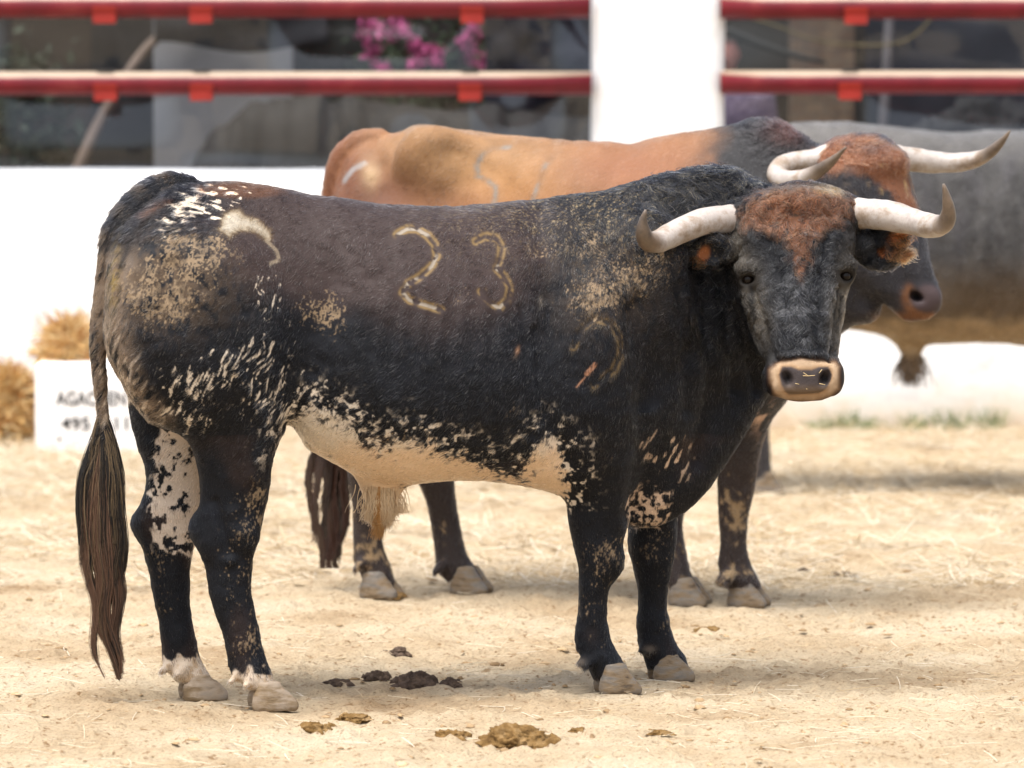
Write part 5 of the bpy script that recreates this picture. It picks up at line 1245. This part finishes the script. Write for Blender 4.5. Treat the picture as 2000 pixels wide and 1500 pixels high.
def gallery():
    zt = P(1000, 333, WALL_D)[2]
    X = lambda px, d: float(P(px, 150, d)[0]); Z = lambda py, d: float(P(1000, py, d)[2])
    # clear plastic sheets behind the rails
    m, nt, b = mat('clear_plastic_sheet')
    nt.nodes.remove(b); out = nt.nodes['Material Output']
    tr = N(nt, 'ShaderNodeBsdfTransparent'); tr.inputs[0].default_value = (.86, .87, .88, 1)
    gl = N(nt, 'ShaderNodeBsdfGlossy'); gl.inputs['Roughness'].default_value = .06; gl.inputs['Color'].default_value = (.9, .92, .95, 1)
    mxs = N(nt, 'ShaderNodeMixShader'); mxs.inputs[0].default_value = .022
    nt.links.new(tr.outputs[0], mxs.inputs[1]); nt.links.new(gl.outputs[0], mxs.inputs[2]); nt.links.new(mxs.outputs[0], out.inputs['Surface'])
    xl, xr = X(1157, WALL_D), X(1416, WALL_D)
    sheet('plastic_sheet', -3.4, xl + .02, zt + .006, 2.25, WALL_D + .13, .08, (.42, .5, .30), m, 'clear wavy plastic sheet behind the rails left of the pillar', 'plastic sheet', 701, 160, 60, .004, None, 'clear plastic sheets')
    sheet('plastic_sheet', xr - .02, 3.4, zt + .006, 2.25, WALL_D + .13, .08, (.42, .5, .30), m, 'clear wavy plastic sheet behind the rails right of the pillar', 'plastic sheet', 705, 160, 60, .004, None, 'clear plastic sheets')
    cloth = lambda nm, c, v=.35: noise_mat(nm, [(.3, tuple(k * (1 - v) for k in c)), (.7, tuple(k * (1 + v) for k in c))], 4.0, rough=.75, bump=.25, bump_scale=30, spec=.25)  # dark base colours made with this carry the shade behind the wall
    # far wall of the shed and its boards
    mb = MB(); mb.box((-6, 27.6, 0), (6, 27.8, 3.2)); tag(mb.build('shed_wall', cloth('dark_brown_boards', (.020, .017, .015), .5), smooth_shade=False), 'dark brown shed wall far behind the rails', 'wall')
    d = 25.6
    o = sheet('grey_board', X(300, d), X(572, d), 0.02, Z(-40, d), d, .004, .5, cloth('grey_board_paint', (.21, .21, .22), .10), 'light grey upright board behind the rails left', 'board', 711, thick=.03)
    d = 26.2
    sheet('brown_board', X(-80, d), X(182, d), 0.02, Z(-40, d), d, .006, .5, cloth('brown_board_wood', (.026, .020, .016), .4), 'dim brown upright board at the left edge behind the rails', 'board', 713, thick=.03)
    d = 26.0
    sheet('black_tarp', X(178, d), X(306, d), 0.05, Z(-50, d), d, .03, .3, cloth('black_tarp_cloth', (.013, .013, .014), .3), 'narrow black tarp hanging left of the light grey board', 'tarp', 715, group='hanging dark tarps')
    d = 25.3
    sheet('reflection_cloth', X(302, d), X(640, d), Z(150, d), Z(-60, d), d, .06, (.5, .4, .25), cloth('slate_reflection_cloth', (.020, .020, .022), .3), 'slate cloth shaped after a curved reflection, over the light grey board', 'tarp', 717, edge=lambda u: .14 * np.sin(u * 2.2) + .13 * np.sin(u * 5 + 2) * .5 + .10 * (1 - u), group='hanging dark tarps')  # cloth standing in for a dark swirling reflection in the plastic
    d = 25.0
    sheet('navy_tarp', X(948, d), X(1165, d), Z(262, d), Z(-60, d), d, .05, .22, cloth('navy_tarp_cloth', (.008, .009, .015), .3), 'navy black tarp hanging just left of the pillar', 'tarp', 719, edge=lambda u: .25 * u, group='hanging dark tarps')
    sheet('green_tarp', X(566, d), X(700, d), 0.05, Z(-60, d), d + .9, .07, .25, cloth('moss_tarp_cloth', (.020, .021, .018), .3), 'moss grey tarp hanging between the grey board and the pink flowers', 'tarp', 721, group='hanging dark tarps')
    # covered heap
    d = 24.75
    Fd = Field((X(360, d) - .1, d - .3, .2), (X(1180, d) + .2, d + .8, 1.75), .02)
    px = np.array([372, 395, 440, 500, 570, 660, 760, 860, 960, 1060, 1160, 1182], float); tp = np.array([336, 285, 232, 205, 192, 197, 204, 212, 210, 222, 232, 330], float)
    T = P(px, tp, np.full(len(px), d)); Fd.loft_x(T[:, 0], T[:, 2], np.full(len(px), .3), np.full(len(px), d + .25), np.array([.05] + [.25] * 10 + [.05]), .2, 2.6, .05)
    V, Fq = Fd.mesh(); V = relax(V, Fq, 2); Fq = orient(V, Fq); V = V + normals(V, Fq) * (((noise(V, (.09, .3, .5), 731, 2) - .5) * .10)[:, None]); V[:, 2] = np.where(V[:, 2] < .32, V[:, 2] - .3, V[:, 2])
    tag(mesh_obj('covered_heap', V, Fq, cloth('grey_cover_cloth', (.020, .018, .0165), .35)), 'long heap under a grey brown cover behind the lower rail', 'heap')
    # pale leaning pole
    mb = MB(); d = 25.2; mb.tube(spline([P(120, 420, d), P(165, 300, d), P(215, 200, d + .1), (P(290, 90, d + .2)), P(370, 20, d + .3), P(420, -60, d + .3)], 24), np.linspace(.03, .018, 24), 8)
    tag(mb.build('bare_branch', cloth('pale_bark', (.13, .095, .075), .3)), 'pale bare branch leaning behind the rails at left', 'branch')
    # pink flowering shrub and a dark shrub
    def shrub(loc, spread, zr, n, green, label, flowers, seed):
        r = np.random.default_rng(seed); root = empty('flowering_shrub' if flowers else 'shrub', loc); base = np.array(loc, float); tag(root, label, 'shrub')
        st = MB()
        for k in range(9):
            a = np.array([loc[0] + r.normal(0, .05), loc[1] + r.normal(0, .05), 0]); e_ = np.array([loc[0] + r.uniform(-1, 1) * spread, loc[1] + r.uniform(-.25, .25), zr[1]])
            st.tube(spline([a, a + (e_ - a) * .5 + r.normal(0, .06, 3), e_], 10), np.linspace(.012, .003, 10), 5)
        st.build('stem', M['stem'], root, base)
        def leaves(n, size, c0, sp, nm, mt):
            c = c0[r.integers(0, len(c0), n)] + r.normal(0, 1, (n, 3)) * sp
            a = r.normal(0, 1, (n, 3)); a /= np.linalg.norm(a, axis=1)[:, None]; b_ = np.cross(a, r.normal(0, 1, (n, 3))); b_ /= np.linalg.norm(b_, axis=1)[:, None]; nn = np.cross(a, b_)
            s_ = r.uniform(.6, 1.3, n)[:, None] * size
            V = np.stack([c - a*s_, c + b_*s_*.5 + nn*s_*.12, c + a*s_, c - b_*s_*.5 + nn*s_*.12], 1).reshape(-1, 3); f = np.arange(4*n).reshape(n, 4)
            o = mesh_obj(nm, V, f, mt, root, base, False); o['kind'] = 'stuff'; return o
        cs = np.stack([loc[0] + r.uniform(-1, 1, 40) * spread, loc[1] + r.uniform(-.2, .2, 40), r.uniform(zr[0], zr[1], 40)], 1)
        leaves(n, .032, cs, .06, 'foliage', green)
        if flowers:
            fc = np.array([P(px, py, loc[1] - .25) for px, py in flowers]); leaves(len(fc) * 42, .018, fc, .022, 'flowers', M['pink'])
    M['stem'] = cloth('brown_stem', (.06, .04, .03)); M['leaf_dark'] = cloth('dark_leaf', (.03, .042, .022), .5)
    M['leaf_dry'] = cloth('dull_leaf', (.025, .032, .020), .5); M['pink'] = noise_mat('pink_petal', [(.3, (.30, .03, .12)), (.7, (.44, .08, .21))], 9, rough=.6, bump=0)
    d = 25.4
    shrub((X(830, d), d, 0.0), .33, (1.25, 2.0), 900, M['leaf_dark'], 'shrub with bright pink flowers behind the rails', [(728, 50), (775, 50), (790, 62), (760, 66), (728, 103), (748, 135), (815, 92), (822, 112), (848, 104), (855, 122), (925, 108), (945, 118), (910, 82), (812, 130), (925, 60), (715, 60)], 741)
    shrub((X(40, d), d, 0.0), .18, (1.15, 1.55), 1100, M['leaf_dry'], 'dark leafy shrub at the left edge behind the lower rail', None, 742)
    # right of the pillar
    d = 26.5
    brick, nt, b = mat('dim_brick'); tc = N(nt, 'ShaderNodeTexCoord'); mp = N(nt, 'ShaderNodeMapping'); mp.inputs['Rotation'].default_value = (math.radians(90), 0, 0); nt.links.new(tc.outputs['Object'], mp.inputs[0])
    bt = N(nt, 'ShaderNodeTexBrick', Scale=5.0); bt.inputs['Color1'].default_value = (.10, .062, .042, 1); bt.inputs['Color2'].default_value = (.13, .085, .055, 1); bt.inputs['Mortar'].default_value = (.07, .06, .05, 1)
    nt.links.new(mp.outputs[0], bt.inputs[0]); nt.links.new(bt.outputs[0], b.inputs['Base Color']); b.inputs['Roughness'].default_value = .9
    mb = MB(); mb.box((X(1545, d), d, 0), (X(1668, d), d + .2, 2.6)); tag(mb.build('brick_pier', brick, smooth_shade=False), 'dim brown brick pier behind the rails right of the pillar', 'pier')
    d = 25.8
    sheet('grey_sheet', X(1690, d), X(2300, d), 0.03, Z(-60, d), d, .035, .5, cloth('blue_grey_sheet', (.020, .021, .027), .2), 'wide blue grey sheet hanging behind the rails at right', 'sheet', 751, group=None)
    mb = MB(); mb.tube([P(1712, 400, d - .2), P(1728, 200, d - .2), P(1738, 20, d - .2), P(1740, -60, d - .2)], .022, 8); tag(mb.build('post', cloth('pale_post', (.13, .12, .125), .2)), 'thin grey post at the left border of the blue grey sheet', 'post')
    d = 25.0
    mb = MB(); mb.tube(spline([P(1418, 60, d), P(1480, 85, d), P(1540, 105, d), P(1612, 122, d)], 16), np.linspace(.022, .010, 16), 8); tag(mb.build('dark_pole', cloth('black_pole', (.02, .018, .016), .3)), 'black pole slanting down right beside the pillar', 'pole')
    mb = MB(); mb.tube(spline([P(1400, 18, d + .3), P(1500, 45, d + .3), P(1600, 80, d + .3), P(1680, 88, d + .3), P(1770, 78, d + .3), P(1830, 20, d + .3), P(1850, -30, d + .3)], 40), .006, 6); tag(mb.build('cable', cloth('ochre_cable', (.11, .085, .04), .3)), 'thin ochre cable sagging behind the upper right rail', 'cable')
    v, f = lump_mesh(np.random.default_rng(761), .42, .2, .36, 5, .22); d = 24.8; o = mesh_obj('dark_heap', v, f, cloth('black_heap', (.012, .012, .013), .4)); o.location = (X(1925, d), d, Z(250, d) - .25)
    mb = MB(); mb.box((X(1800, d), d - .25, 0.0), (X(2050, d), d + .25, Z(250, d) - .335)); st = mb.build('crate_stack', cloth('dark_crates', (.03, .027, .024), .3), smooth_shade=False); bevel(st, .01); tag(st, 'dark block hidden behind the wall under the black heap', 'block')
    tag(o, 'black rounded heap rising behind the grey bull', 'heap')
    person(25.3, 1408)

def person(d, px):
    """man standing behind the pillar, looking over the wall"""
    x0 = float(P(px, 150, d)[0]); root = empty('person', (x0, d, 0)); base = np.array([x0, d, 0.])
    tag(root, 'person in a lavender checked shirt half hidden behind the pillar', 'person')
    H = 1.72; at = lambda x, y, z: np.array([x0 + x, d + y, z])
    Fd = Field((x0 - .36, d - .3, -.01), (x0 + .36, d + .3, 1.76), .011)
    Fd.ell(at(0, 0, 1.60), (.075, .095, .115), .02); Fd.ell(at(0, -.045, 1.555), (.055, .055, .075), .03)
    Fd.cone(at(0, -.10, 1.60), at(0, -.112, 1.575), .010, .015, .012)
    for s_ in (-1, 1):
        Fd.ell(at(s_ * .078, .005, 1.595), (.012, .02, .03), .008); Fd.ell(at(s_ * .03, -.098, 1.615), (.014, .012, .008), .006, sub=True)
    Fd.ell(at(0, -.105, 1.535), (.024, .012, .0045), .004, sub=True)
    Fd.cone(at(0, .01, 1.52), at(0, .015, 1.42), .055, .065, .03)
    Fd.loft_z(np.array([.90, 1.0, 1.15, 1.30, 1.40, 1.45]), x0 + np.array([-.16, -.15, -.16, -.19, -.18, -.08]), x0 + np.array([.16, .15, .16, .19, .18, .08]), d + np.zeros(6), np.array([.11, .105, .115, .12, .10, .07]), 2.3, .03)
    for s_ in (-1, 1):
        Fd.chain([at(s_ * .19, 0, 1.39), at(s_ * .235, .01, 1.12), at(s_ * .245, -.04, .87)], [.052, .042, .030], .03)
        Fd.ell(at(s_ * .247, -.05, .80), (.016, .036, .05), .02)
        for k, (yy, l) in enumerate(((-.078, .055), (-.060, .075), (-.042, .082), (-.024, .068))): Fd.cone(at(s_ * .247, yy, .765), at(s_ * (.247 - .012), yy - .004, .765 - l), .0095, .008, .004)
        Fd.cone(at(s_ * .245, -.08, .82), at(s_ * .235, -.105, .765), .011, .009, .006)
        Fd.chain([at(s_ * .09, 0, .92), at(s_ * .10, -.01, .50), at(s_ * .10, .02, .09)], [.09, .06, .045], .03)
        Fd.ell(at(s_ * .10, -.06, .045), (.045, .12, .045), .03)
    V, Fq = Fd.mesh(); V = relax(V, Fq, 1); Fq = orient(V, Fq)
    skin = noise_mat('warm_skin', [(.3, (.22, .09, .07)), (.7, (.28, .12, .10))], 9, rough=.55, bump=.1)
    mesh_obj('body', V, Fq, skin, root, base)
    def cover(name, lo, hi, grow, material):
        sel = ((V[Fq][:, :, 2] > lo) & (V[Fq][:, :, 2] < hi)).all(1); Nn = normals(V, Fq)
        f = Fq[sel]; u, inv = np.unique(f, return_inverse=True); v = V[u] + Nn[u] * grow
        return mesh_obj(name, v, inv.reshape(f.shape), material, root, base)
    m, nt, b = mat('checked_shirt'); tc = N(nt, 'ShaderNodeTexCoord'); ck = N(nt, 'ShaderNodeTexChecker', Scale=34.0); ck.inputs[1].default_value = (.15, .115, .16, 1); ck.inputs[2].default_value = (.085, .06, .10, 1)
    nt.links.new(tc.outputs['Object'], ck.inputs[0]); nt.links.new(ck.outputs[0], b.inputs['Base Color']); b.inputs['Roughness'].default_value = .85
    # the shirt leaves hands and head bare
    sel = ((V[Fq][:, :, 2] > .88) & (V[Fq][:, :, 2] < 1.455)).all(1); Nn = normals(V, Fq); f = Fq[sel]; u, inv = np.unique(f, return_inverse=True)
    mesh_obj('shirt', V[u] + Nn[u] * .008, inv.reshape(f.shape), m, root, base)
    q = (np.abs(V[:, 0] - x0) < .20)[Fq].all(1) & ((V[Fq][:, :, 2] > .085) & (V[Fq][:, :, 2] < .93)).all(1); f = Fq[q]; u, inv = np.unique(f, return_inverse=True)
    mesh_obj('trousers', V[u] + Nn[u] * .011, inv.reshape(f.shape), noise_mat('dark_trousers', [(.3, (.03, .03, .04)), (.7, (.05, .05, .06))], 9, rough=.9), root, base)
    cover('hair', 1.655, 1.80, .008, noise_mat('dark_hair', [(.3, (.03, .022, .018)), (.7, (.06, .045, .035))], 40, rough=.6))

# ------------------------------------------------------------------ block with lettering, hay, tufts
def text_mesh(parent, base, body, x, y, z, height, width, material, depth=.002):
    cu = bpy.data.curves.new('lettering', 'FONT'); cu.body = body; cu.size = 1; cu.extrude = 0; cu.align_x = 'LEFT'; cu.offset = .018
    o = bpy.data.objects.new('lettering', cu); COL.objects.link(o); bpy.context.view_layer.update()
    dg = bpy.context.evaluated_depsgraph_get(); me = bpy.data.meshes.new_from_object(o.evaluated_get(dg))
    V = np.array([v.co[:] for v in me.vertices]); F = [list(p.vertices) for p in me.polygons]
    bpy.data.objects.remove(o); bpy.data.curves.remove(cu); bpy.data.meshes.remove(me)
    lo, hi = V.min(0), V.max(0); sx = width / (hi[0] - lo[0]); sz = height / (hi[1] - lo[1])
    W3 = np.stack([x + (V[:, 0] - lo[0]) * sx, np.full(len(V), y), z + (V[:, 1] - lo[1]) * sz], 1)
    return mesh_obj('lettering', W3, F, material, parent, base, False)

def block():
    d = 22.6
    x0, x1 = P(68, 780, d)[0], P(338, 780, d)[0]; z1 = P(100, 712, d)[2]
    root = empty('concrete_block', ((x0 + x1) / 2, d + .2, 0)); base = np.array(root.location)
    tag(root, 'white painted concrete block with faded black lettering, left behind the tail', 'block')
    M['block'] = noise_mat('weathered_white_paint', [(.25, (.62, .54, .47)), (.42, (.78, .74, .70)), (.7, (.84, .83, .82))], 7, rough=.85, bump=.4, bump_scale=50, spec=.2)
    mb = MB(); mb.box((x0, d, -.05), (x1, d + .42, z1)); o = mb.build('block_body', M['block'], root, base, False); bevel(o, .018, 3)
    ink = noise_mat('worn_black_paint', [(.35, (.02, .019, .02)), (.58, (.03, .03, .03)), (.72, (.16, .15, .14))], 30, rough=.8, bump=0)
    t = lambda s_, xa, xb, ya, yb: text_mesh(root, base, s_, P(xa, yb, d)[0], d - .003, P(xa, yb, d)[2], (yb - ya) * d / F_PX, (xb - xa) * d / F_PX, ink)
    t('AGACLIEN', 109, 246, 764, 792); t('495 6 11', 119, 250, 814, 840); t('.', 113, 119, 852, 862)

def hay(name, label, px0, px1, py0, py1, d, n, seed, group='heaps of hay by the wall'):
    r = np.random.default_rng(seed); c = P((px0 + px1) / 2, py1, d); s_ = d / F_PX; hw, hh = (px1 - px0) / 2 * s_, (py1 - py0) * s_
    root = empty(name, (c[0], d, max(c[2], 0.0))); base = np.array(root.location); tag(root, label, 'hay', group)
    v, f = lump_mesh(r, hw * .9, min(hw, .22) * .8, hh * .86, 4, .3); core = mesh_obj('heap_core', v + [c[0], d, max(c[2], 0) ], f, M['hay_core'], root, base)
    K = 5; q = np.linspace(0, 1, K); th = r.uniform(0, math.pi * 2, n); ph = np.abs(r.normal(0, .7, n))
    st = np.stack([hw * .92 * np.sin(np.clip(ph, 0, 1.5)) * np.cos(th), .18 * np.sin(np.clip(ph, 0, 1.5)) * np.sin(th), hh * .86 * np.cos(np.clip(ph, 0, 1.5))], 1) + np.array([c[0], d, max(c[2], 0)])
    dr = r.normal(0, 1, (n, 3)); dr[:, 2] = r.normal(-.1, .5, n); dr /= np.linalg.norm(dr, axis=1)[:, None]; L = r.uniform(.08, .24, n)
    pts = st[:, None, :] + dr[:, None, :] * (L[:, None] * (q[None] - .5))[:, :, None]; pts[:, :, 2] -= (q[None]**2 * L[:, None] * .25); pts[:, :, 2] = np.maximum(pts[:, :, 2], .004)
    col = np.array([[.42, .22, .06], [.54, .34, .12], [.34, .16, .045], [.66, .50, .26]])[r.integers(0, 4, n)]
    h = hair_curves('straws', pts, np.full(K, .0022), col, M['hay'], root, base); h['kind'] = 'stuff'

M['hay'], _nt, _b = mat('hay_stalk'); _a = N(_nt, 'ShaderNodeAttribute', attribute_name='coat'); _nt.links.new(_a.outputs['Color'], _b.inputs['Base Color']); _b.inputs['Roughness'].default_value = .6
M['hay_core'] = noise_mat('hay_mass', [(.3, (.22, .12, .035)), (.6, (.46, .29, .10))], 30, rough=.9, bump=.8, bump_scale=60)

def tufts():
    M['grass'] = noise_mat('grass_blade', [(.3, (.09, .13, .035)), (.6, (.16, .20, .07)), (.85, (.36, .32, .15))], 20, rough=.6, bump=0)
    for k, (px, w, h, lab) in enumerate(((1655, 50, 40, 'widest green grass tuft at the foot of the white wall'), (1600, 26, 22, 'lowest green grass tuft, left of the widest one'), (1785, 40, 34, 'grass tuft under the sheath of the grey bull'), (1860, 30, 40, 'dry grass tuft at the wall, second from right'), (1935, 34, 44, 'tall dry grass tuft farthest right at the wall foot'), (1695, 20, 26, 'small grass tuft touching the widest one on its right'))):
        r = np.random.default_rng(800 + k); d = WALL_D - .08; c = P(px, 838, d); c[2] = 0; b = MB()
        for _ in range(46):
            a = c + [r.normal(0, w * .4 / 454), r.normal(0, .03), 0]; e_ = a + [r.normal(0, .04), r.normal(0, .03), h / 454 * r.uniform(.5, 1.25)]
            b.tube(spline([a, (a + e_) / 2 + r.normal(0, .006, 3), e_], 6), np.linspace(.0028, .0006, 6), 4)
        o = b.build('grass_tuft', M['grass']); tag(o, lab, 'grass tuft', 'grass tufts along the wall')

ground()
walls_and_rails()
gallery()
block()
hay('hay_heap', 'hay heap at the left edge against the white wall', -40, 72, 735, 875, 23.2, 2600, 901)
hay('hay_wisp', 'hay lying on top of the lettered white block', 84, 190, 632, 702, 22.95, 1100, 902)
tufts()
litter()
for _i, (_x, _y, _w, _h, _dk, _lab, _pc) in enumerate(CLODS): clod(_x, _y, _w, _h, _dk, _lab, _pc, seed=_i)
grey_bull()
tan_bull()
spotted_bull()
